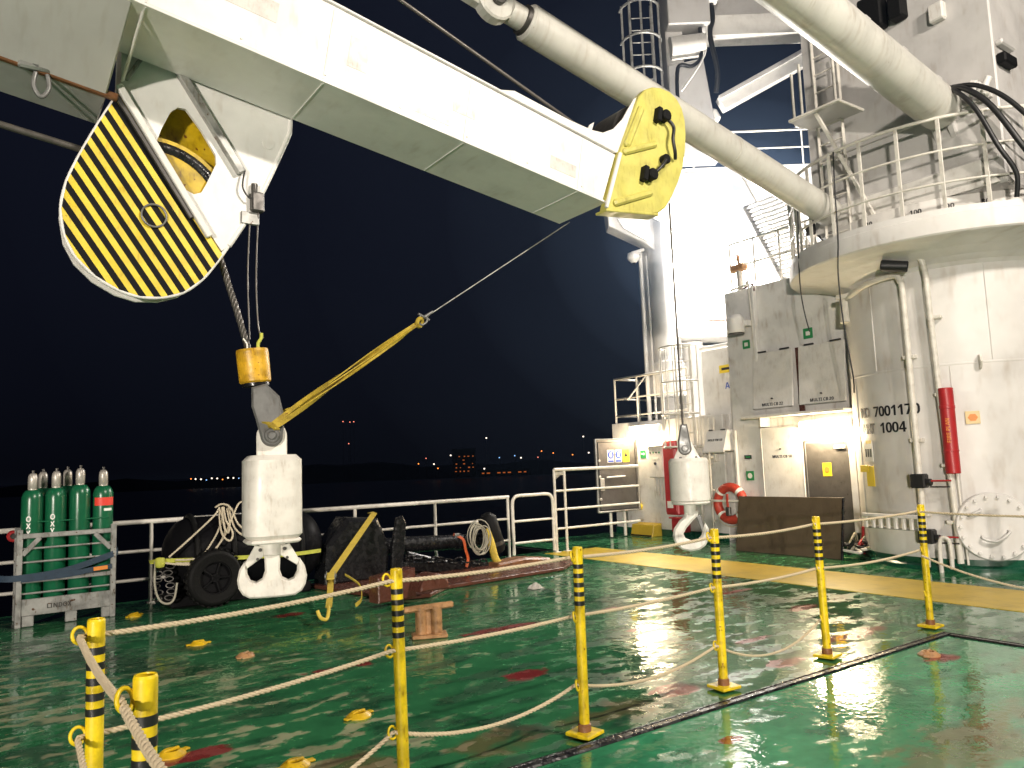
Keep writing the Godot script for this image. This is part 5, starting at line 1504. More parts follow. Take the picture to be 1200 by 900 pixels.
func make_lashed_gear() -> void:
	var f := thing("black_fender", "large black rubber fender lying against the railing behind the rope coil", "fender", Vector3(2.95, 0.62, -10.85))
	var prof := []
	for k in 9:
		var t := PI * 0.5 * k / 8
		prof.append(Vector2(0.48 * sin(t), 0.35 - 0.35 * cos(t)))
	for k in 9:
		var t := PI * 0.5 * k / 8
		prof.append(Vector2(0.48 * cos(t), 1.75 + 0.35 * sin(t)))
	obj("body", lathe(nb(), prof, 36, Transform3D(Basis(Vector3(0, 0, 1), -PI / 2), Vector3(-0.95, 0, 0)), true), M.tarpaulin, f)
	for i in 4:
		obj("hoop", tube(nb(), arc_ring(Vector3(-0.62 + i * 0.45, 0, 0), 0.50, Vector3(1, 0, 0), 28), 0.035, 8, false, true), M.black_rubber, f)
	obj("saddle", box(nb(), Vector3(0, -0.55, 0), Vector3(1.8, 0.14, 0.7), 0.02), M.black_paint, f)
	var t1 := thing("wheel", "black wheel with spoked hub standing at the foot of the fender", "wheel", Vector3(2.5, 0.36, -10.25), "", 0.15)
	tyre(t1, 0.35, 0.16)
	obj("rim", lathe(nb(), [Vector2(0.0, -0.02), Vector2(0.2, -0.02), Vector2(0.21, 0.05), Vector2(0.19, 0.05), Vector2(0.18, 0.0), Vector2(0.06, 0.0), Vector2(0.05, 0.05), Vector2(0, 0.05)], 28, Transform3D(Basis(Vector3(1, 0, 0), PI / 2), Vector3.ZERO)), M.black_paint, t1)
	for i in 5:
		var a := TAU * i / 5
		obj("spoke", bar(nb(), Vector3(0, 0, 0.03), Vector3(cos(a) * 0.19, sin(a) * 0.19, 0.03), 0.04, 0.02, 0.004), M.black_paint, t1)
	# tangle of chain and line at the left end
	var ch := thing("chain_bundle", "bundle of black chain and pale line hanging at the fender's left end", "chain", Vector3(1.93, 0, -10.42))
	for i in 14:
		var y := 0.16 + (i % 7) * 0.075
		var xx := -0.05 + 0.13 * (i / 7) + rng.randf_range(-0.02, 0.02)
		obj("link", tube(nb(), oval(Vector3(xx, y, rng.randf_range(-0.02, 0.04)), 0.05, 0.03, frame_of(Vector3(rng.randf_range(-0.6, 0.6), 0.2, 1.0))), 0.011, 6, false, true), M.dark_steel, ch)
	var pl := nb()
	tube(pl, spline([Vector3(-0.09, 0.62, 0.06), Vector3(-0.10, 0.35, 0.08), Vector3(-0.05, 0.16, 0.1), Vector3(0.05, 0.10, 0.1), Vector3(0.12, 0.16, 0.1), Vector3(0.15, 0.34, 0.1)], 6), 0.014, 6)
	obj("line", pl, M.rope_grey, ch)
	# lime strap round the fender
	var ls := thing("lime_lashing_strap", "yellow green lashing strap pulled level across the black fender", "strap")
	var rb := nb()
	ribbon(rb, spline([Vector3(1.80, 0.60, -10.5), Vector3(1.90, 0.62, -10.33), Vector3(2.3, 0.60, -10.28), Vector3(2.8, 0.575, -10.28), Vector3(3.5, 0.55, -10.28), Vector3(3.95, 0.55, -10.4)], 6), 0.05, 0.008, Vector3(0, 0, 1))
	obj("webbing", rb, M.strap_lime, ls)
	obj("knot", lathe(nb(), [Vector2(0, -0.06), Vector2(0.05, -0.05), Vector2(0.06, 0.0), Vector2(0.05, 0.06), Vector2(0, 0.07)], 10, Transform3D(Basis(), Vector3(1.88, 0.60, -10.30)), true), M.strap_lime, ls)
	# cream rope thrown over the fender
	var cr := thing("cream_rope_hank", "hank of cream rope draped over the black fender, loops hanging down", "rope")
	var ctrl := [
		[Vector3(1.98, 0.66, -10.3), Vector3(2.2, 0.85, -10.28), Vector3(2.5, 1.10, -10.35), Vector3(2.62, 1.20, -10.5)],
		[Vector3(2.05, 0.62, -10.27), Vector3(2.32, 0.63, -10.24), Vector3(2.5, 0.82, -10.3), Vector3(2.62, 1.02, -10.4), Vector3(2.68, 1.22, -10.5)],
		[Vector3(2.05, 0.58, -10.27), Vector3(2.35, 0.58, -10.24), Vector3(2.55, 0.74, -10.28), Vector3(2.66, 0.95, -10.36), Vector3(2.62, 1.22, -10.5)],
		[Vector3(1.9, 0.60, -10.3), Vector3(2.3, 0.56, -10.24), Vector3(2.6, 0.80, -10.3), Vector3(2.76, 1.08, -10.4), Vector3(2.88, 1.26, -10.5), Vector3(3.05, 1.28, -10.6)],
		[Vector3(2.62, 1.2, -10.5), Vector3(2.6, 1.0, -10.36), Vector3(2.62, 0.86, -10.28), Vector3(2.70, 0.80, -10.26), Vector3(2.74, 0.9, -10.3), Vector3(2.68, 1.05, -10.38), Vector3(2.68, 1.2, -10.5)],
		[Vector3(2.66, 1.22, -10.5), Vector3(2.64, 1.0, -10.34), Vector3(2.68, 0.90, -10.3), Vector3(2.72, 1.0, -10.36), Vector3(2.72, 1.2, -10.5)],
		[Vector3(2.78, 1.2, -10.5), Vector3(2.82, 1.0, -10.34), Vector3(2.95, 0.90, -10.3), Vector3(3.15, 0.90, -10.3), Vector3(3.4, 0.95, -10.32)],
		[Vector3(2.74, 1.22, -10.5), Vector3(2.78, 0.94, -10.32), Vector3(2.95, 0.82, -10.27), Vector3(3.2, 0.83, -10.27), Vector3(3.45, 0.88, -10.3)],
		[Vector3(2.58, 1.22, -10.52), Vector3(2.64, 1.26, -10.48), Vector3(2.72, 1.24, -10.45), Vector3(2.76, 1.18, -10.42)]]
	for c in ctrl:
		obj("loop", rope(nb(), spline(c, 8), 0.014, 0.02), M.rope_cream, cr)
	# anchor: crown, two flukes, shank with stowed chain
	var an := thing("black_anchor", "wet black stock anchor lashed on deck, its round shank shining", "anchor", Vector3(5.0, 0, -10.75))
	obj("crown", prism(nb(), [Vector2(-0.95, 0.02), Vector2(0.02, 0.02), Vector2(0.06, 0.5), Vector2(-0.12, 0.92), Vector2(-0.6, 0.96), Vector2(-0.9, 0.6)], Transform3D(Basis(), Vector3(0, 0, 0.0)), 0.5, 0.06), M.wet_black, an)
	obj("fluke", prism(nb(), [Vector2(0.06, 0.02), Vector2(0.26, 0.02), Vector2(0.33, 0.82), Vector2(0.27, 0.93), Vector2(0.18, 0.90), Vector2(0.10, 0.5)], Transform3D(Basis(), Vector3(0, 0, 0.2)), 0.10, 0.02), M.wet_black, an)
	obj("fluke", prism(nb(), [Vector2(0.30, 0.20), Vector2(0.34, 0.40), Vector2(1.30, 0.10), Vector2(1.32, 0.04), Vector2(1.2, 0.03)], Transform3D(Basis(), Vector3(0, 0, 0.22)), 0.12, 0.02), M.wet_black, an)
	obj("shank", tube(nb(), [Vector3(-0.1, 0.48, 0.02), Vector3(0.4, 0.47, 0.02), Vector3(1.9, 0.42, 0.02)], [0.125, 0.125, 0.105], 24), M.wet_black, an)
	obj("shank_collar", cyl(nb(), Vector3(1.3, 0.44, 0.02), Vector3(1.40, 0.437, 0.02), 0.135, 24, 0.01), M.wet_black, an)
	var cn := thing("anchor_chain", "wet black chain of oval links lying along the anchor shank", "chain", Vector3(5.3, 0, -10.45))
	for i in 13:
		var c := Vector3(0.05 + i * 0.105, 0.30 - i * 0.016 + 0.02 * sin(i * 1.7), 0.02 * sin(i * 2.3))
		var fr := Basis(Vector3(0, 0, 1), -0.15) * (Basis(Vector3(1, 0, 0), PI * 0.5 * (i % 2) + 0.5))
		obj("link", tube(nb(), oval(c, 0.075, 0.042, fr), 0.017, 8, false, true), M.wet_black, cn)
	obj("bed", box(nb(), Vector3(0.7, 0.10, -0.05), Vector3(1.5, 0.18, 0.14), 0.03, Basis(Vector3(0, 0, 1), -0.12)), M.wet_black, cn)
	# yellow ratchet strap over the anchor down to a deck eye
	var rs := thing("ratchet_strap", "yellow ratchet strap slanting from the anchor to a hook on deck", "strap")
	var A := Vector3(4.86, 0.99, -10.62)
	var Bp := Vector3(3.62, 0.36, -9.2)
	var C := Vector3(3.16, 0.07, -8.1)
	rb = nb()
	ribbon(rb, [A + Vector3(0.05, 0.0, -0.25), A, A.lerp(Bp, 0.5), Bp], 0.085, 0.008, Vector3(-0.3, 0.75, 0.6))
	obj("webbing", rb, M.strap_yellow, rs)
	rb = nb()
	ribbon(rb, [Bp, Bp.lerp(C, 0.5), C + Vector3(0.06, 0.08, -0.16)], 0.07, 0.01, Vector3(-0.3, 0.75, 0.6))
	obj("webbing", rb, M.strap_yellow, rs)
	var rt := node_part("ratchet", rs, Bp)
	var rf := frame_of(C - Bp)
	for s in [-1.0, 1.0]:
		obj("side_plate", box(nb(), rf * Vector3(s * 0.05, 0.02, 0.12), Vector3(0.008, 0.07, 0.26), 0.003, rf), M.galvanised, rt)
	obj("spindle", cyl(nb(), rf * Vector3(-0.07, 0.03, 0.1), rf * Vector3(0.07, 0.03, 0.1), 0.026, 12), M.galvanised, rt)
	obj("handle", box(nb(), rf * Vector3(0, 0.07, 0.2), Vector3(0.09, 0.02, 0.2), 0.006, rf), M.strap_yellow, rt)
	rb = nb()
	ribbon(rb, spline([Bp + Vector3(0.1, 0.02, 0.2), Bp + Vector3(0.22, -0.1, 0.35), Bp + Vector3(0.18, -0.24, 0.5), Bp + Vector3(0.08, -0.30, 0.55)], 6), 0.05, 0.006, Vector3(1, 0.3, 0.2))
	obj("tail", rb, M.strap_yellow, rs)
	obj("deck_hook", tube(nb(), spline([C + Vector3(0.05, 0.10, -0.14), C + Vector3(0.02, 0.06, -0.06), C + Vector3(-0.03, -0.01, 0.0), C + Vector3(-0.10, 0.02, 0.01), C + Vector3(-0.12, 0.09, -0.02)], 6), 0.02, 8), M.strap_yellow, rs)
	# coil of thin line and the boot-like black roller by the gate
	var co := thing("line_coil", "loose coil of thin grey line hanging by the black roller", "rope coil", Vector3(6.55, 0.50, -10.42))
	for i in 9:
		var fr := frame_of(Vector3(rng.randf_range(-0.35, 0.35), rng.randf_range(-0.2, 0.2), 1.0))
		obj("turn", tube(nb(), oval(Vector3(rng.randf_range(-0.05, 0.05), rng.randf_range(-0.05, 0.05), rng.randf_range(-0.03, 0.05)), rng.randf_range(0.13, 0.21), rng.randf_range(0.18, 0.25), fr), 0.009, 6, false, true), M.rope_grey, co)
	var bo := thing("black_roller", "black rubber roller leaning on a mossy yellow sleeve beside the gate", "roller", Vector3(6.86, 0, -10.62))
	obj("body", tube(nb(), [Vector3(0.15, 0.22, 0), Vector3(0.12, 0.3, 0), Vector3(-0.02, 0.78, 0), Vector3(-0.05, 0.84, 0)], [0.13, 0.17, 0.15, 0.08], 22), M.black_rubber, bo)
	obj("band", tube(nb(), [Vector3(0.105, 0.34, 0), Vector3(0.09, 0.40, 0)], 0.172, 22), M.dark_steel, bo)
	obj("sleeve", tube(nb(), spline([Vector3(-0.12, 0.62, 0.12), Vector3(-0.06, 0.4, 0.16), Vector3(-0.02, 0.16, 0.2), Vector3(0.05, 0.04, 0.24)], 6), 0.06, 10), M.strap_yellow, bo)
	obj("rag_pad", prism(nb(), [Vector2(-0.3, 0), Vector2(0.9, 0), Vector2(0.8, 0.09), Vector2(0.3, 0.14), Vector2(-0.2, 0.10)], Transform3D(Basis(), Vector3(0.1, 0.0, 0.28)), 0.34, 0.03), M.rust, bo)
	var os := thing("orange_strap", "short orange strap tied down over the anchor shank", "strap", Vector3(6.25, 0, -10.55))
	rb = nb()
	ribbon(rb, spline([Vector3(-0.1, 0.58, 0.02), Vector3(0.02, 0.50, 0.10), Vector3(0.04, 0.34, 0.14), Vector3(0.08, 0.2, 0.14), Vector3(0.02, 0.08, 0.18)], 6), 0.045, 0.01, Vector3(0, 0.3, 1))
	obj("webbing", rb, M.orange, os)
	obj("buckle", box(nb(), Vector3(-0.06, 0.57, 0.06), Vector3(0.08, 0.05, 0.03), 0.006), M.galvanised, os)
	# flat rust-red steel plate with an upright end, along the gear
	var sp := thing("steel_plate", "long flat rust red steel plate on deck, tapering towards the gate", "steel plate", Vector3(0, 0, 0))
	obj("plate", prism(nb(), [Vector2(3.9, 10.9), Vector2(4.3, 8.9), Vector2(4.75, 8.75), Vector2(5.24, 9.16), Vector2(7.35, 9.32), Vector2(8.1, 9.9), Vector2(7.4, 10.5), Vector2(5.5, 10.6)], Transform3D(Basis(Vector3(1, 0, 0), Vector3(0, 0, -1), Vector3(0, 1, 0)), Vector3(0, 0.03, 0)), 0.05, 0.008), M.rust_red, sp)
	obj("end_block", prism(nb(), [Vector2(-0.42, 0), Vector2(-0.42, 0.30), Vector2(0.12, 0.36), Vector2(0.14, 0.0)], Transform3D(Basis(Vector3(0, 1, 0), 0.15), Vector3(4.35, 0.055, -8.72)), 0.22, 0.015), M.rust_red, sp)
	obj("end_cap", prism(nb(), arc_pts(Vector2(0, 0.0), 0.20, 0, 180, 12), Transform3D(Basis(), Vector3(4.58, 0.16, -8.45)), 0.30, 0.02), M.rust_red, sp)
	# cross bollard
	var bl := thing("cross_bollard", "rusty orange cruciform bollard standing on the green deck", "bollard", Vector3(3.66, 0, -6.78), "", -0.42)
	obj("foot", box(nb(), Vector3(0, 0.02, 0), Vector3(0.34, 0.035, 0.2), 0.008), M.bitt_rust, bl)
	for x in [-0.08, 0.07]:
		obj("post", cyl(nb(), Vector3(x, 0.03, 0), Vector3(x, 0.30, 0), 0.056, 18, 0.008), M.bitt_rust, bl)
	obj("crossbar", bar(nb(), Vector3(-0.25, 0.275, 0.03), Vector3(0.24, 0.30, 0.0), 0.06, 0.06, 0.015), M.bitt_rust, bl)
	obj("web", box(nb(), Vector3(0, 0.16, 0), Vector3(0.10, 0.26, 0.03), 0.005), M.bitt_rust, bl)

func oval(c: Vector3, a: float, b: float, f: Basis) -> Array:
	var o := []
	for i in 18:
		var t := TAU * i / 18
		o.append(c + f * Vector3(cos(t) * a, sin(t) * b, 0))
	return o

# ---------------------------------------------------------------- things on the deck
func make_deck_fittings() -> void:
	var base: Node3D = null
	var spots := [
		[1.84, -8.14, "small worn yellow lashing pot on deck nearest the wheel", 0.0, "yellow"],
		[2.05, -7.29, "rusty yellow lashing pot on deck, left of the two below the left hook", 0.8, "rust"],
		[1.0, -5.09, "large worn yellow lashing pot beside the second barrier post", 0.4, "yellow"],
		[2.15, -5.0, "bright yellow lashing pot on the open green deck left of the bollard post", 0.3, "yellow"],
		[1.52, -4.43, "bright yellow lashing pot at the lower edge between the ropes", 0.1, "yellow"],
		[1.61, -10.35, "small yellow lashing pot on deck by the gas cylinder cage", 0.6, "yellow"],
		[6.22, -3.29, "brown rusty lashing pot on the bright green hatch cover", 0.3, "rust"],
		[9.35, -10.3, "yellow lashing pot at the end of the yellow walkway by the railing", 0.3, "yellow"]]
	for s in spots:
		var d: Node3D
		var at := Vector3(s[0], 0.014 if s[1] > -3.5 else 0.0, s[1])
		if base == null:
			base = thing("lashing_pot", s[2], "lashing pot", at, "lashing pots let into the deck")
			obj("flange", lathe(nb(), [Vector2(0, 0.0), Vector2(0.115, 0.0), Vector2(0.115, 0.012), Vector2(0.07, 0.045), Vector2(0.055, 0.045), Vector2(0.05, 0.02), Vector2(0, 0.015)], 20), M.pot_yellow, base)
			obj("cross_bar", bar(nb(), Vector3(-0.07, 0.045, 0), Vector3(0.07, 0.045, 0), 0.03, 0.025, 0.006), M.pot_yellow, base)
			obj("ear", box(nb(), Vector3(-0.12, 0.012, 0.0), Vector3(0.08, 0.018, 0.06), 0.005), M.pot_yellow, base)
			obj("ear", box(nb(), Vector3(0.12, 0.012, 0.0), Vector3(0.08, 0.018, 0.06), 0.005), M.pot_yellow, base)
			d = base
		else:
			d = dup(base, s[2], at, s[3])
		if s[4] == "rust":
			for c in d.get_children():
				c.material_override = M.bitt_rust
		d.scale = Vector3.ONE * (0.72 if s[0] < 8.0 else 0.6)
	var rg := thing("crumpled_rag", "small crumpled white rag on deck before the rust red plate", "rag", Vector3(6.07, 0, -8.31))
	var st := nb()
	var n := 9
	var P := []
	for i in n:
		var row := []
		for j in n:
			var u := float(i) / (n - 1) - 0.5
			var v := float(j) / (n - 1) - 0.5
			var e := clampf(1.0 - 2.0 * maxf(absf(u), absf(v)), 0, 1)
			row.append(Vector3(u * 0.17 + rng.randf_range(-0.012, 0.012), 0.006 + e * 0.055 + rng.randf_range(0, 0.03) * minf(1.0, e * 3), v * 0.13 + rng.randf_range(-0.012, 0.012)))
		P.append(row)
	for i in n - 1:
		for j in n - 1:
			quad(st, P[i][j], P[i][j + 1], P[i + 1][j + 1], P[i + 1][j])
	obj("cloth", st, M.rag, rg)
	# leaning brown board
	var bd := thing("brown_board", "big dark brown plywood board leaning against the deckhouse door", "board", Vector3(10.85, 0, -7.92))
	var tilt := Basis(Vector3(0, 0, 1), -0.18)
	obj("board", box(nb(), tilt * Vector3(0, 0.47, 0), Vector3(0.03, 0.94, 2.0), 0.004, tilt), M.plywood, bd)
	obj("edge_batten", box(nb(), tilt * Vector3(-0.004, 0.47, 0.99), Vector3(0.04, 0.945, 0.03), 0.004, tilt), M.wet_black, bd)
	var jn := thing("pile_of_hoses", "dark tangle of hoses and rags on the floor between the board and the pedestal", "hoses", Vector3(11.1, 0, -6.75))
	for i in 6:
		var ctrl := []
		for k in 6:
			ctrl.append(Vector3(rng.randf_range(-0.25, 0.25), 0.06 + rng.randf_range(0, 0.45) * (0.4 + 0.6 * (k % 2)), rng.randf_range(-0.25, 0.25)))
		obj("hose", tube(nb(), spline(ctrl, 6), 0.022, 7), [M.cable_black, M.dark_steel, M.rope_grey, M.red_paint, M.rail_paint, M.cable_black][i], jn)
	var ys := thing("yellow_step", "small worn yellow steel step at the foot of the port deckhouse wall", "step", Vector3(11.82, 0, -12.1))
	obj("tread", prism(nb(), [Vector2(-0.14, 0.0), Vector2(-0.08, 0.24), Vector2(0.16, 0.27), Vector2(0.16, 0.0)], Transform3D(), 0.66, 0.012), M.walk_yellow, ys)
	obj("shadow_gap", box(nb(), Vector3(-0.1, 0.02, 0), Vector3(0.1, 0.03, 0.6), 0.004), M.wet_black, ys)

# ---------------------------------------------------------------- fittings on the pedestal
func make_drum_fittings() -> void:
	var mk := func(called: String, label: String, cat: String, ang: float, y: float) -> Node3D:
		var o := thing(called, label, cat, pol(1.495, ang, y))
		o.rotation.y = -deg_to_rad(ang) + PI / 2     # local z outward, local x to the viewer's right
		return o
	var p1: Node3D = mk.call("drum_pipe", "white vertical pipe with elbow on the pedestal, left of the two pipes", "pipe", 176.0, 0.0)
	obj("pipe", tube(nb(), spline([Vector3(0.0, 0.05, 0.10), Vector3(0.0, 2.0, 0.10), Vector3(0.0, 3.7, 0.10), Vector3(-0.02, 3.97, 0.10), Vector3(-0.12, 4.07, 0.09), Vector3(-0.5, 4.06, -0.02), Vector3(-0.85, 4.02, -0.25), Vector3(-1.15, 3.98, -0.55)], 8), 0.042, 12), M.rail_paint, p1)
	for y in [0.75, 1.75, 2.9]:
		obj("clamp", box(nb(), Vector3(0, y, 0.06), Vector3(0.16, 0.06, 0.12), 0.01), M.rail_paint, p1)
	obj("pipe_end", cyl(nb(), Vector3(-1.15, 4.02, -0.55), Vector3(-1.15, 3.62, -0.5), 0.09, 14, 0.01), M.rail_paint, p1)
	obj("flange", box(nb(), Vector3(-1.1, 4.03, -0.5), Vector3(0.28, 0.08, 0.2), 0.012), M.rail_paint, p1)
	var p2: Node3D = mk.call("drum_pipe", "white vertical pipe running up behind the platform, right of the two", "pipe", 163.5, 0.0)
	obj("pipe", tube(nb(), spline([Vector3(0.06, 0.12, 0.10), Vector3(0.04, 1.0, 0.10), Vector3(0.0, 2.2, 0.10), Vector3(-0.03, 3.6, 0.10), Vector3(-0.04, 4.05, 0.11), Vector3(-0.10, 4.25, 0.16), Vector3(-0.3, 4.33, 0.3)], 8), 0.040, 12), M.rail_paint, p2)
	obj("thin_pipe", tube(nb(), [Vector3(0.14, 0.1, 0.07), Vector3(0.10, 1.5, 0.07)], 0.016, 8), M.rail_paint, p2)
	for y in [0.65, 1.4, 2.35, 3.4]:
		obj("clamp", box(nb(), Vector3(0.02, y, 0.06), Vector3(0.17, 0.05, 0.12), 0.01), M.rail_paint, p2)
	for v in [["upper black valve with red handle on the left pedestal pipe", 176.0, 1.2], ["lower black valve with red handle beside the corner post", 174.5, 0.46]]:
		var vb: Node3D = mk.call("valve", v[0], "valve", v[1], v[2])
		obj("body", box(nb(), Vector3(0.0, 0, 0.12), Vector3(0.20, 0.19, 0.16), 0.02), M.cable_black, vb)
		obj("bonnet", cyl(nb(), Vector3(0.1, -0.02, 0.12), Vector3(0.16, -0.02, 0.12), 0.05, 12, 0.008), M.cable_black, vb)
		obj("handle", cyl(nb(), Vector3(0.14, 0.0, 0.13), Vector3(0.40, 0.0, 0.10), 0.012, 8), M.red_paint, vb)
		obj("stem", cyl(nb(), Vector3(0.14, -0.08, 0.13), Vector3(0.38, -0.08, 0.10), 0.010, 8), M.dark_steel, vb)
	var rt: Node3D = mk.call("red_tube", "long red cylindrical container with small lettering on the pedestal", "tube", 161.0, 1.86)
	obj("tube", lathe(nb(), [Vector2(0, -0.57), Vector2(0.085, -0.57), Vector2(0.092, -0.56), Vector2(0.092, -0.28), Vector2(0.098, -0.275), Vector2(0.098, -0.26), Vector2(0.092, -0.255), Vector2(0.092, 0.29), Vector2(0.098, 0.295), Vector2(0.098, 0.33), Vector2(0.092, 0.335), Vector2(0.092, 0.56), Vector2(0.085, 0.57), Vector2(0, 0.57)], 28, Transform3D(Basis(), Vector3(0, 0, 0.10))), M.red_paint, rt)
	obj("bracket", box(nb(), Vector3(0, 0.2, 0.01), Vector3(0.1, 0.06, 0.06), 0.006), M.rail_paint, rt)
	obj("bracket", box(nb(), Vector3(0, -0.3, 0.01), Vector3(0.1, 0.06, 0.06), 0.006), M.rail_paint, rt)
	text_on("lettering", "FIRE PLAN", 0.05, M.sign_orange, rt, Transform3D(Basis(Vector3(0, 1, 0), Vector3(-1, 0, 0), Vector3(0, 0, 1)), Vector3(0.0, 0.0, 0.194)))
	var sg: Node3D = mk.call("orange_sign", "small cream notice with orange mark right of the red tube", "sign", 150.5, 2.02)
	obj("plate", box(nb(), Vector3(0, 0, 0.01), Vector3(0.17, 0.17, 0.008), 0.002), M.cream, sg)
	obj("mark", prism(nb(), [Vector2(-0.06, 0), Vector2(-0.03, 0.045), Vector2(0.03, 0.045), Vector2(0.06, 0), Vector2(0.03, -0.045), Vector2(-0.03, -0.045)], Transform3D(Basis(), Vector3(0, 0, 0.016)), 0.004), M.sign_orange, sg)
	var ey: Node3D = mk.call("lifting_eye", "small white pad eye welded high on the pedestal right of the pipes", "pad eye", 145.0, 2.75)
	obj("plate", prism(nb(), [Vector2(-0.10, 0), Vector2(0.10, 0), Vector2(0.09, 0.08), Vector2(0.0, 0.12), Vector2(-0.08, 0.06)], Transform3D(Basis(Vector3(0, 1, 0), Vector3(0, 0, 1), Vector3(1, 0, 0)), Vector3.ZERO), 0.03, 0.006), M.rail_paint, ey)
	var mh: Node3D = mk.call("manhole_cover", "round bolted white manhole cover low on the pedestal", "manhole cover", 146.5, 0.60)
	obj("collar", cyl(nb(), Vector3(0, 0, -0.16), Vector3(0, 0, 0.07), 0.41, 48, 0.01), M.drum_paint, mh)
	obj("cover", cyl(nb(), Vector3(0, 0, 0.07), Vector3(0, 0, 0.12), 0.44, 48, 0.014), M.drum_paint, mh)
	for i in 18:
		var a := TAU * i / 18
		obj("bolt", cyl(nb(), Vector3(cos(a) * 0.385, sin(a) * 0.385, 0.118), Vector3(cos(a) * 0.385, sin(a) * 0.385, 0.155), 0.024, 6, 0.004), M.drum_paint, mh)
	obj("handle", tube(nb(), spline([Vector3(-0.15, -0.12, 0.12), Vector3(-0.14, -0.15, 0.18), Vector3(0.0, -0.18, 0.18), Vector3(0.14, -0.08, 0.18), Vector3(0.15, -0.05, 0.12)], 5), 0.018, 8), M.drum_paint, mh)
	obj("handle", tube(nb(), spline([Vector3(-0.28, 0.14, 0.12), Vector3(-0.26, 0.16, 0.17), Vector3(-0.16, 0.20, 0.17), Vector3(-0.14, 0.22, 0.12)], 5), 0.018, 8), M.drum_paint, mh)
	var vp: Node3D = mk.call("vent_pipe", "short white gooseneck vent pipe at the foot of the pedestal", "vent", 167.5, 0.0)
	obj("pipe", tube(nb(), spline([Vector3(-0.05, 0.0, 0.16), Vector3(-0.05, 0.32, 0.16), Vector3(-0.02, 0.44, 0.16), Vector3(0.05, 0.44, 0.16), Vector3(0.08, 0.34, 0.16), Vector3(0.08, 0.05, 0.16)], 6), 0.028, 12), M.rail_paint, vp)
	# toothed white bracket rail left of the corner post
	var rk: Node3D = mk.call("white_rack", "white slatted rack fixed to the pedestal behind the upper rope", "rack", -170.0, 0.64)
	obj("top_bar", box(nb(), Vector3(0, 0.08, 0.20), Vector3(0.95, 0.05, 0.05), 0.008), M.white_paint, rk)
	obj("bottom_bar", box(nb(), Vector3(0, -0.09, 0.16), Vector3(0.95, 0.04, 0.04), 0.008), M.galvanised, rk)
	for i in 8:
		obj("slat", box(nb(), Vector3(-0.43 + i * 0.123, 0.0, 0.19), Vector3(0.05, 0.2, 0.04), 0.006), M.white_paint, rk)
	# yellow and white notices by the door pillar
	var nt: Node3D = mk.call("yellow_notice", "yellow and white safety notices at the pedestal's left edge by the door", "sign", 210.0, 1.42)
	obj("plate", box(nb(), Vector3(0, -0.16, 0.012), Vector3(0.2, 0.30, 0.008), 0.002), M.sign_yellow, nt)
	obj("plate", box(nb(), Vector3(-0.14, -0.05, 0.02), Vector3(0.22, 0.10, 0.008), 0.002), M.sign_yellow, nt)
	obj("white_plate", box(nb(), Vector3(0.0, 0.2, 0.012), Vector3(0.22, 0.30, 0.008), 0.002), M.label_white, nt)
	for i in 3:
		obj("mark", box(nb(), Vector3(-0.06 + i * 0.06, 0.18, 0.018), Vector3(0.03, 0.12, 0.004), 0.001), M.ink, nt)
	obj("mark", box(nb(), Vector3(0.02, 0.34, 0.014), Vector3(0.14, 0.05, 0.006), 0.001), M.sign_yellow, nt)
	# black lamp under the platform and cables hanging from it
	var ul := thing("underside_lamp", "black lamp fixed under the round platform at its near edge", "lamp", pol(1.78, 176.0, 4.24))
	obj("body", cyl(nb(), Vector3(-0.1, -0.05, -0.14), Vector3(0.06, -0.12, 0.16), 0.08, 16, 0.015), M.cable_black, ul)
	obj("bracket", bar(nb(), Vector3(0, 0, 0), Vector3(0, -0.1, 0), 0.05, 0.1, 0.006), M.rail_paint, ul)
	var c := obj("hanging_cable", tube(nb(), spline([pol(2.22, 190.0, 5.9), pol(2.25, 190.0, 5.3), pol(2.29, 189.5, 4.6), pol(2.3, 190.5, 4.1), pol(2.25, 191, 3.4), pol(2.2, 190, 2.7), pol(2.12, 192, 2.45)], 8), 0.011, 6), M.cable_black)
	tag(c, "dark cable hanging over the platform edge in front of the hatch covers, right of two", "cable")
	c = obj("hanging_cable", tube(nb(), spline([pol(2.22, 214.0, 5.9), pol(2.24, 214, 5.2), pol(2.26, 215, 4.6), pol(2.3, 213, 4.1), pol(2.25, 214, 3.75), pol(2.22, 212.5, 3.45)], 8), 0.010, 6), M.cable_black)
	tag(c, "dark cable hanging loose from the platform's left end, left of two", "cable")
	c = obj("handrail_lamp", cyl(nb(), pol(2.05, 222.0, 5.1), pol(2.0, 222.0, 5.1) + Vector3(0.06, 0.02, 0.08), 0.08, 16, 0.01), M.dark_steel)
	tag(c, "small dark round lamp behind the platform handrail", "lamp")
	# hydraulic hoses from the ram to the slewing ring
	for h in [["thick black hose looping from the ram foot to the slewing ring, leftmost", 0.0, 0.03], ["thick black hose from the ram foot, second from left", 0.10, 0.036], ["black hose beside the ram foot arching farthest to the right", 0.22, 0.03]]:
		var d: float = h[1]
		var hs := obj("hydraulic_hose", tube(nb(), spline([Vector3(10.35, 6.32, -4.55 + d * 0.3), Vector3(10.20, 6.15, -4.36 + d), Vector3(10.22, 5.85, -4.18 + d * 1.6), Vector3(10.32, 5.35, -4.02 + d * 2.2), Vector3(10.50, 5.0, -3.92 + d * 2.2), Vector3(10.6, 4.72, -3.98 + d * 1.8)], 8), h[2], 10), M.cable_black)
		tag(hs, h[0], "hose", "hydraulic hoses at the ram foot")
	var wv := thing("white_valve", "white painted valve cluster beside the ram foot on the crane house", "valve", Vector3(10.42, 6.2, -4.28))
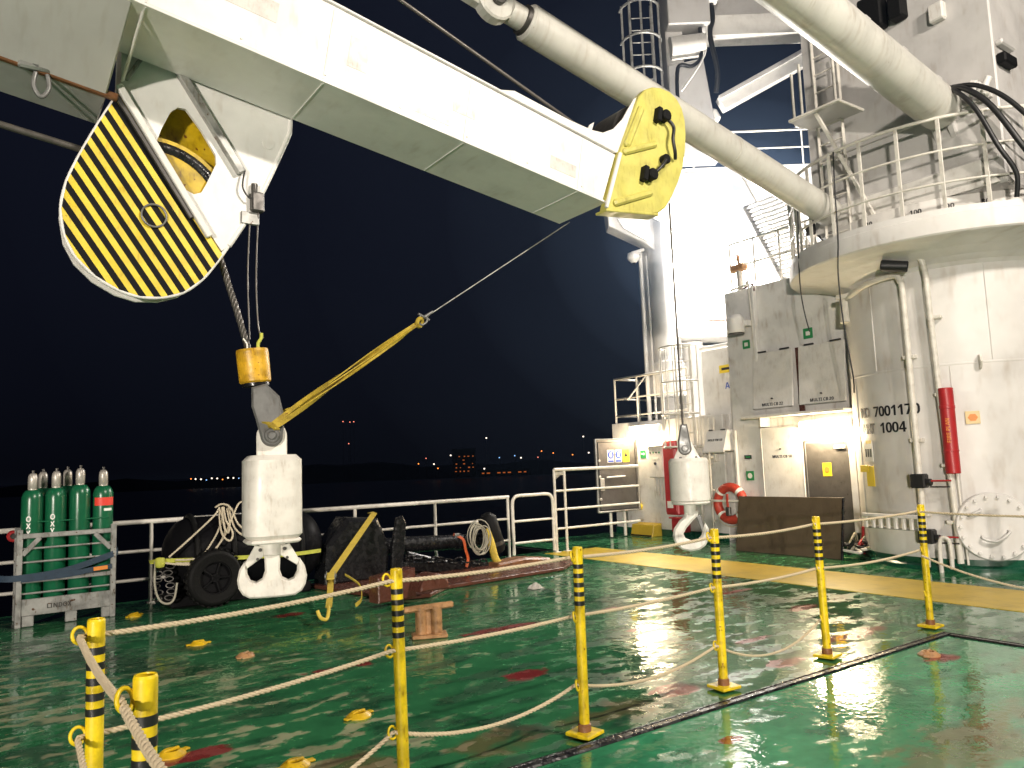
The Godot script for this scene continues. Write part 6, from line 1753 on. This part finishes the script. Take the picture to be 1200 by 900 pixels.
	for i in 7:
		obj("fitting", cyl(nb(), Vector3(rng.randf_range(-0.1, 0.1), rng.randf_range(-0.14, 0.1), rng.randf_range(-0.08, 0.12)), Vector3(rng.randf_range(-0.1, 0.1), rng.randf_range(-0.1, 0.16), rng.randf_range(0.0, 0.2)), rng.randf_range(0.035, 0.07), 12, 0.01), M.white_paint, wv)
	var dc := obj("control_cable", tube(nb(), spline([pol(2.0, 228.0, 5.75), pol(1.95, 222, 5.4), pol(1.9, 216, 4.95), pol(1.9, 206, 4.75), pol(1.9, 196, 4.8)], 8), 0.014, 6), M.cable_black)
	tag(dc, "thin dark cable curving down behind the left handrail posts", "cable")

# ---------------------------------------------------------------- fittings on the deckhouse
func tube_lamp(label: String, at: Vector3, w: float) -> void:
	var o := thing("bulkhead_lamp", label, "lamp", at, "bulkhead lamps on the deckhouse")
	obj("tray", box(nb(), Vector3(0.05, 0.05, 0), Vector3(0.14, 0.05, w), 0.01), M.white_paint, o)
	obj("lamp_tube", box(nb(), Vector3(0.0, -0.06, 0), Vector3(0.15, 0.19, w * 0.94), 0.07), M.tube_glow, o)
	for z in [-1.0, 1.0]:
		obj("end_cap", box(nb(), Vector3(0.02, -0.02, z * w * 0.485), Vector3(0.13, 0.15, 0.04), 0.01), M.white_paint, o)
	for i in 3:
		var l := OmniLight3D.new()
		l.name = ["lamp_light", "lamp_light_001", "lamp_light_002"][i]
		l.light_color = Color(1.0, 0.90, 0.74)
		l.light_energy = TUBE_ENERGY
		l.light_size = 0.06
		l.omni_range = 20.0
		l.omni_attenuation = 2.0
		l.shadow_enabled = true
		o.add_child(l)
		l.position = Vector3(-0.16, -0.16, (i - 1) * w * 0.32)

func wall_sign(called: String, label: String, at: Vector3, w: float, h: float, m: Material) -> Node3D:
	var o := thing(called, label, "sign", at)
	obj("plate", box(nb(), Vector3(0, 0, 0), Vector3(0.008, h, w), 0.002), m, o)
	return o

func make_house_fittings() -> void:
	tube_lamp("glowing bulkhead lamp above the grey door, right of the two lamps", Vector3(11.44, 2.10, -7.42), 0.95)
	tube_lamp("glowing bulkhead lamp above the open steel cabinet door, left of the two lamps", Vector3(11.90, 2.30, -12.06), 0.85)
	# stainless door swung open beside the lamp
	var d := thing("steel_door", "brushed steel door swung open beside the taller railing, safety stickers on it", "door", Vector3(11.86, 0.55, -12.3))
	obj("leaf", box(nb(), Vector3(-0.6, 0.77, 0), Vector3(1.20, 1.54, 0.05), 0.008), M.stainless, d)
	obj("frame", tube(nb(), [Vector3(-1.19, 0.01, 0.03), Vector3(-1.19, 1.53, 0.03), Vector3(-0.01, 1.53, 0.03), Vector3(-0.01, 0.01, 0.03), Vector3(-1.19, 0.01, 0.03)], 0.022, 8), M.galvanised, d)
	obj("seal", tube(nb(), [Vector3(-1.13, 0.06, 0.03), Vector3(-1.13, 1.47, 0.03), Vector3(-0.07, 1.47, 0.03), Vector3(-0.07, 0.06, 0.03), Vector3(-1.13, 0.06, 0.03)], 0.010, 6), M.cable_black, d)
	obj("handle_bar", bar(nb(), Vector3(-0.95, 0.73, 0.06), Vector3(-0.42, 0.74, 0.06), 0.03, 0.03, 0.006), M.white_paint, d)
	obj("lock_plate", box(nb(), Vector3(-1.05, 0.58, 0.035), Vector3(0.11, 0.26, 0.02), 0.004), M.valve_cap, d)
	for y in [0.28, 0.74, 1.08]:
		obj("hinge_bolt", cyl(nb(), Vector3(-1.12, y, 0.02), Vector3(-1.12, y, 0.06), 0.03, 10, 0.006), M.valve_cap, d)
	var sx := [-0.78, -0.56, -0.34]
	for i in 3:
		obj("sticker", box(nb(), Vector3(sx[i], 1.17, 0.028), Vector3(0.19, 0.27, 0.004), 0.001), M.label_white if i < 2 else M.sign_yellow, d)
		if i < 2:
			obj("sticker_disc", cyl(nb(), Vector3(sx[i], 1.20, 0.028), Vector3(sx[i], 1.20, 0.033), 0.085, 20), M.sign_blue, d)
			obj("sticker_figure", prism(nb(), [Vector2(-0.03, -0.05), Vector2(0.03, -0.05), Vector2(0.035, 0.0), Vector2(0.02, 0.055), Vector2(-0.02, 0.055), Vector2(-0.035, 0.0)], Transform3D(Basis(), Vector3(sx[i], 1.20, 0.034)), 0.003), M.label_white, d)
			obj("sticker_text", box(nb(), Vector3(sx[i], 1.065, 0.030), Vector3(0.16, 0.04, 0.003), 0.0005), M.sign_blue, d)
		else:
			obj("sticker_figure", prism(nb(), [Vector2(-0.06, -0.04), Vector2(0.06, -0.04), Vector2(0.0, 0.07)], Transform3D(Basis(), Vector3(sx[i], 1.19, 0.031)), 0.003), M.ink, d)
	obj("leg", tube(nb(), [Vector3(-0.75, -0.53, -0.1), Vector3(-0.75, 0.02, -0.1)], 0.035, 10), M.rail_paint, d)
	obj("leg", tube(nb(), [Vector3(-0.35, -0.53, -0.1), Vector3(-0.35, 0.02, -0.1)], 0.035, 10), M.rail_paint, d)
	# bright panel and control boxes beside it
	var cb := thing("control_box", "beige control box with indicator lamps right of the lit wall panel", "control box", Vector3(11.92, 1.56, -11.72))
	obj("case", box(nb(), Vector3(0, 0, 0), Vector3(0.16, 0.66, 0.44), 0.02), M.panel_paint, cb)
	for i in 4:
		obj("button", cyl(nb(), Vector3(-0.09, 0.2, -0.13 + i * 0.085), Vector3(-0.07, 0.2, -0.13 + i * 0.085), 0.02, 10), [M.ink, M.sign_green, M.ink, M.sign_green][i], cb)
	obj("label", box(nb(), Vector3(-0.082, 0.08, 0.02), Vector3(0.006, 0.05, 0.18), 0.001), M.label_white, cb)
	obj("switch", cyl(nb(), Vector3(-0.10, -0.03, 0.0), Vector3(-0.07, -0.03, 0.0), 0.03, 12), M.ink, cb)
	obj("drip_edge", box(nb(), Vector3(-0.02, 0.34, 0), Vector3(0.22, 0.02, 0.48), 0.004), M.panel_paint, cb)
	for i in 3:
		obj("cable", tube(nb(), [Vector3(-0.02, -0.33, -0.1 + i * 0.1), Vector3(-0.02, -0.6 - 0.1 * i, -0.1 + i * 0.1)], 0.014, 6), M.rail_paint, cb)
	var gs := wall_sign("green_sign", "small green sign on the brightly lit wall panel under the left lamp", Vector3(11.985, 1.74, -12.22), 0.17, 0.17, M.sign_green)
	obj("arrow", prism(nb(), [Vector2(-0.05, -0.01), Vector2(0.02, -0.01), Vector2(0.02, -0.03), Vector2(0.06, 0.005), Vector2(0.02, 0.04), Vector2(0.02, 0.02), Vector2(-0.05, 0.02)], Transform3D(Basis(Vector3(0, 0, 1), Vector3.UP, Vector3(-1, 0, 0)), Vector3(-0.006, 0, 0)), 0.003), M.label_white, gs)
	var yb := thing("yellow_plug", "tiny yellow bolt cap at the lower corner of the lit wall panel", "cap", Vector3(11.97, 0.60, -12.38))
	obj("cap", cyl(nb(), Vector3(0.02, 0, 0), Vector3(-0.05, 0, 0), 0.07, 12, 0.01), M.sign_yellow, yb)
	var fc := thing("fire_cabinet", "red fire cabinet on the deckhouse wall half hidden by the right hook block", "cabinet", Vector3(11.9, 1.23, -11.28))
	obj("case", box(nb(), Vector3(0, 0, 0), Vector3(0.2, 1.52, 0.36), 0.025), M.red_paint, fc)
	obj("door", box(nb(), Vector3(-0.11, 0, 0), Vector3(0.02, 1.42, 0.30), 0.006), M.red_paint, fc)
	obj("label", box(nb(), Vector3(-0.123, -0.55, -0.02), Vector3(0.005, 0.14, 0.16), 0.001), M.label_white, fc)
	obj("handle", box(nb(), Vector3(-0.13, 0.1, 0.12), Vector3(0.03, 0.12, 0.03), 0.006), M.dark_steel, fc)
	var rb := thing("red_base_box", "dark red box low on the deckhouse wall behind the open hook", "box", Vector3(11.9, 0.26, -11.15))
	obj("case", box(nb(), Vector3(0, 0, 0), Vector3(0.2, 0.28, 0.36), 0.02), M.red_paint, rb)
	obj("lid", box(nb(), Vector3(-0.02, 0.15, 0), Vector3(0.25, 0.03, 0.40), 0.006), M.red_paint, rb)
	# lifebuoy
	var lb := thing("lifebuoy", "red lifebuoy with white bands hanging on the deckhouse wall", "lifebuoy", Vector3(11.46, 0.76, -9.48))
	for i in 8:
		var a0 := 0.42 + i * PI / 4
		var wdt := 0.20 if i % 2 == 0 else PI / 2 - 0.20
		var pts := []
		var st0 := 0.785 + (i / 2) * PI / 2 - 0.1 if i % 2 == 0 else 0.785 + (i / 2) * PI / 2 + 0.1
		for k in 9:
			var a := st0 + wdt * k / 8.0
			pts.append(Vector3(0, sin(a) * 0.30, cos(a) * 0.30))
		obj("white_band" if i % 2 == 0 else "ring", tube(nb(), pts, 0.086 if i % 2 == 0 else 0.083, 16, false), M.label_white if i % 2 == 0 else M.ring_red, lb)
	obj("grab_line", tube(nb(), spline([Vector3(-0.03, -0.05, -0.33), Vector3(-0.06, -0.32, -0.22), Vector3(-0.06, -0.42, 0.0), Vector3(-0.05, -0.36, 0.2), Vector3(-0.03, -0.1, 0.33)], 6), 0.008, 6), M.rope_cream, lb)
	obj("holder_bar", box(nb(), Vector3(-0.08, 0.05, 0), Vector3(0.03, 0.04, 0.95), 0.006), M.rail_paint, lb)
	obj("strap", box(nb(), Vector3(-0.09, -0.02, 0.0), Vector3(0.02, 0.4, 0.05), 0.004), M.ring_red, lb)
	obj("light_unit", box(nb(), Vector3(-0.1, -0.14, 0.02), Vector3(0.07, 0.16, 0.10), 0.015), M.dark_steel, lb)
	# loudspeaker / lamp
	var sp := thing("loudspeaker", "white horn loudspeaker on the grey wall above the left hatch cover", "loudspeaker", Vector3(11.32, 4.02, -8.98))
	obj("body", lathe(nb(), [Vector2(0, -0.17), Vector2(0.15, -0.17), Vector2(0.16, -0.15), Vector2(0.15, 0.10), Vector2(0.11, 0.16), Vector2(0, 0.17)], 22), M.white_paint, sp)
	obj("dark_rim", cyl(nb(), Vector3(0, -0.19, 0), Vector3(0, -0.165, 0), 0.14, 18), M.dark_steel, sp)
	obj("bracket", box(nb(), Vector3(0.12, 0, 0), Vector3(0.16, 0.1, 0.4), 0.012), M.white_paint, sp)
	var g2 := wall_sign("green_sign", "small green sign below the white loudspeaker", Vector3(11.58, 3.66, -8.98), 0.16, 0.16, M.sign_green)
	obj("mark", box(nb(), Vector3(-0.006, 0, 0), Vector3(0.003, 0.07, 0.08), 0.001), M.label_white, g2)
	var g3 := wall_sign("green_sign", "small green sign above the right hatch cover under the platform", Vector3(11.585, 3.66, -7.70), 0.18, 0.18, M.sign_green)
	obj("mark", box(nb(), Vector3(-0.006, 0, 0), Vector3(0.003, 0.07, 0.08), 0.001), M.label_white, g3)
	var g4 := wall_sign("green_sign", "small dark green sign between the lifebuoy and the closed wall panel", Vector3(11.585, 1.26, -9.1), 0.17, 0.17, M.sign_green)
	obj("mark", cyl(nb(), Vector3(-0.008, 0, 0), Vector3(-0.003, 0, 0), 0.05, 12), M.label_white, g4)
	var g5 := wall_sign("black_sign", "small black sign above the dark green one left of the wall panel", Vector3(11.585, 1.60, -9.12), 0.16, 0.07, M.ink)
	obj("mark", box(nb(), Vector3(-0.006, 0, 0), Vector3(0.003, 0.025, 0.1), 0.0008), M.sign_green, g5)
	var y6 := wall_sign("yellow_sign", "small yellow warning sign high on the recessed wall by the safety cage", Vector3(12.19, 3.36, -9.98), 0.34, 0.16, M.sign_yellow)
	obj("mark", box(nb(), Vector3(-0.006, 0, 0), Vector3(0.003, 0.05, 0.22), 0.001), M.ink, y6)
	var b7 := wall_sign("blue_lettered_sign", "row of dark blue letters on the recessed wall by the safety cage", Vector3(12.19, 3.02, -9.9), 0.02, 0.02, M.label_white)
	text_on("lettering", "A 108", 0.13, M.sign_blue, b7, Transform3D(Basis(Vector3(0, 0, 1), Vector3.UP, Vector3(-1, 0, 0)), Vector3(-0.008, 0, 0.1)))
	# hydrant on the house roof
	var hy := thing("roof_hydrant", "brown hydrant valve on a pipe standing on the grey wall's top", "hydrant", Vector3(11.75, 4.70, -9.15))
	obj("pipe", cyl(nb(), Vector3(0, 0, 0), Vector3(0, 0.42, 0), 0.06, 14), M.valve_cap, hy)
	obj("valve", cyl(nb(), Vector3(0, 0.46, -0.16), Vector3(0, 0.46, 0.14), 0.085, 14, 0.012), M.bitt_rust, hy)
	obj("wheel", tube(nb(), arc_ring(Vector3(-0.02, 0.66, 0), 0.10, Vector3(0.2, 1, 0), 18), 0.014, 6, false, true), M.bitt_rust, hy)
	obj("stem", cyl(nb(), Vector3(0, 0.48, 0), Vector3(-0.02, 0.68, 0), 0.03, 10), M.bitt_rust, hy)
	obj("drain_pipe", tube(nb(), spline([Vector3(0, 0.02, 0.02), Vector3(-0.1, 0.05, 0.25), Vector3(-0.2, 0.03, 0.42), Vector3(-0.22, -0.1, 0.46)], 5), 0.02, 8), M.rust_red, hy)
	# low railing on the roof behind the hydrant
	var rr := thing("main_roof_railing", "white railing on the main deckhouse roof lit from behind", "railing", Vector3(11.75, 4.70, -9.35))
	for y in [0.95, 0.5]:
		obj("rail", tube(nb(), [Vector3(0, y, 0), Vector3(0, y, 2.2)], 0.022, 8), M.rail_paint, rr)
	for z in [0.0, 0.55, 1.1, 1.65, 2.2]:
		obj("stanchion", tube(nb(), [Vector3(0, 0, z), Vector3(0, 0.95, z)], 0.02, 8), M.rail_paint, rr)
	# grating stair between house roof and platform
	var gr := thing("grating_stair", "steep grating stair with many thin treads left of the round platform", "stair", Vector3(12.3, 4.7, -8.6))
	for z in [-0.42, 0.42]:
		obj("stringer", bar(nb(), Vector3(0.5, 0.0, z + 0.2), Vector3(-0.1, 1.75, z - 0.25), 0.03, 0.14, 0.006), M.grey_paint, gr)
	for i in 24:
		var t := i / 23.0
		obj("tread", box(nb(), Vector3(0.5, 0, 0.2).lerp(Vector3(-0.1, 1.75, -0.25), t), Vector3(0.10, 0.018, 0.82), 0.003), M.galvanised, gr)
	obj("handrail", tube(nb(), [Vector3(0.4, 0.9, -0.25), Vector3(-0.25, 2.6, -0.7)], 0.022, 8), M.rail_paint, gr)

# ---------------------------------------------------------------- far shore
const ORD := ["first", "second", "third", "fourth", "fifth", "sixth", "seventh", "eighth", "ninth", "tenth", "eleventh", "twelfth", "thirteenth", "fourteenth", "fifteenth", "sixteenth", "seventeenth", "eighteenth", "nineteenth", "twentieth", "twenty-first", "twenty-second", "twenty-third", "twenty-fourth", "twenty-fifth"]

func make_shore() -> void:
	var st := nb()
	var prev := []
	for i in 61:
		var a := deg_to_rad(lerpf(-62.0, 30.0, i / 60.0)) - PI / 2 + deg_to_rad(35.0)
		var d := Vector3(cos(a), 0, sin(a))
		var h := 2.0 + 5.0 * sin(i * 0.23) + 3.0 * sin(i * 0.61 + 1.0) + 2.0 * sin(i * 1.7)
		var row := [d * 560.0 + Vector3(0, -7.2, 0), d * 590.0 + Vector3(0, -5.0, 0), d * 720.0 + Vector3(0, h * 0.6, 0), d * 900.0 + Vector3(0, h, 0), d * 1100.0 + Vector3(0, -7.2, 0)]
		if i:
			for k in 4:
				quad_out(st, prev[k], row[k], row[k + 1], prev[k + 1], Vector3.UP)
		prev = row
	struct("far_shore_hills", st, M.hill_dark)
	# lit waterfront building
	var b := thing("waterfront_building", "distant waterfront building with rows of orange lit windows", "building", Vector3(262.0, -6.0, -432.0), "", -0.55)
	obj("walls", box(nb(), Vector3(0, 9, 0), Vector3(15.0, 18.0, 8.0), 0.1), M.shore_wall, b)
	obj("roof", box(nb(), Vector3(0, 18.3, 0), Vector3(15.6, 0.6, 8.6), 0.1), M.shore_wall, b)
	var low := thing("waterfront_shed", "long low lit shed beside the distant waterfront building", "building", Vector3(284.0, -6.0, -418.0), "", -0.55)
	obj("walls", box(nb(), Vector3(0, 2, 0), Vector3(34.0, 4.0, 8.0), 0.1), M.shore_wall, low)
	obj("roof", box(nb(), Vector3(0, 4.2, 0), Vector3(35.0, 0.4, 9.0), 0.1), M.shore_wall, low)
	for i in 26:
		var c := i % 5
		var r := i / 5
		if rng.randf() < 0.5:
			continue
		obj("window", box(nb(), Vector3(-5.4 + c * 2.7 + rng.randf_range(-0.4, 0.4), 4.0 + r * 2.4, 4.03), Vector3(rng.randf_range(0.5, 1.3), rng.randf_range(0.4, 0.8), 0.06)), M.window_glow, b)
	for i in 9:
		if i % 4 == 2:
			continue
		obj("window", box(nb(), Vector3(-14.0 + i * 3.4, 2.2, 4.03), Vector3(1.6 + 0.5 * (i % 2), 0.7, 0.06)), M.window_glow, low)
	# scattered shore lamps on posts
	var base: Node3D = null
	var P := [[-0.300, 6.5, 1], [-0.34, -1.5, 1], [-0.345, -3.0, 0], [-0.352, -1.0, 1], [-0.358, -2.5, 2], [-0.365, -2.2, 1], [-0.372, -2.0, 1], [-0.379, -3.0, 0], [-0.386, -2.2, 1], [-0.393, -2.0, 1], [-0.40, -3.0, 2], [-0.407, -2.4, 1], [-0.414, -2.2, 1], [-0.42, -2.0, 0], [-0.335, -6.0, 0], [-0.083, 6.0, 1], [-0.055, 4.0, 3], [-0.036, 17.0, 1], [-0.02, 3.5, 2], [0.0, 4.5, 2], [0.008, 3.0, 1], [0.03, 3.0, 3], [0.05, 5.5, 0], [0.09, 16.0, 1], [0.075, 4.0, 0], [0.096, 5.0, 1], [0.13, 3.5, 0], [0.15, 4.5, 3], [-0.04, -3.6, 1], [-0.06, -3.0, 0], [-0.10, -2.4, 0], [-0.115, 4.5, 3], [-0.125, 1.0, 0], [-0.105, 0.5, 1], [-0.215, 18.5, 3], [-0.213, 33.0, 3], [-0.222, 33.5, 3], [-0.208, 33.2, 3], [0.035, 7.0, 0], [0.115, 2.0, 1]]
	var fwd := Vector3(0.5736, 0, -0.8192)
	var rgt := Vector3(0.8192, 0, 0.5736)
	for i in P.size():
		var at: Vector3 = (fwd + rgt * (P[i][0] + 0.0)) * 520.0
		at.y = P[i][1] - (P[i][0]) * 4.0 + (2.5 if P[i][0] > -0.2 else 0.0)
		var tone: String = ["orange", "white", "bluish", "pinkish red"][P[i][2]]
		var left := 1
		for q in P:
			if q[0] < P[i][0] and (q[0] < -0.33) == (P[i][0] < -0.33) and (q[0] < -0.2) == (P[i][0] < -0.2):
				left += 1
		var where: String = "shore light, %s from left in the low row by the gas cylinders" % ORD[left - 1] if P[i][0] < -0.33 else "mast light, %s from left, right of the left hook link" % ORD[left - 2 if left > 1 else 0] if P[i][0] < -0.2 else "shore light, %s from left of those around the waterfront building" % ORD[left - 1]
		var o := thing("shore_lamp", "tiny %s %s" % [tone, where], "lamp", at, "lights on the far shore")
		var big := 0.55 if P[i][2] == 1 else 0.42
		obj("lamp", lathe(nb(), [Vector2(0, -big), Vector2(big * 0.8, -big * 0.55), Vector2(big, 0), Vector2(big * 0.8, big * 0.55), Vector2(0, big)], 8, Transform3D(), true), [M.shore_warm, M.shore_white, M.shore_blue, M.shore_pink][P[i][2]], o)
		obj("post", cyl(nb(), Vector3(0, -maxf(3.0, at.y + 7.0), 0), Vector3(0, -big * 0.9, 0), 0.08, 6), M.shore_wall, o)
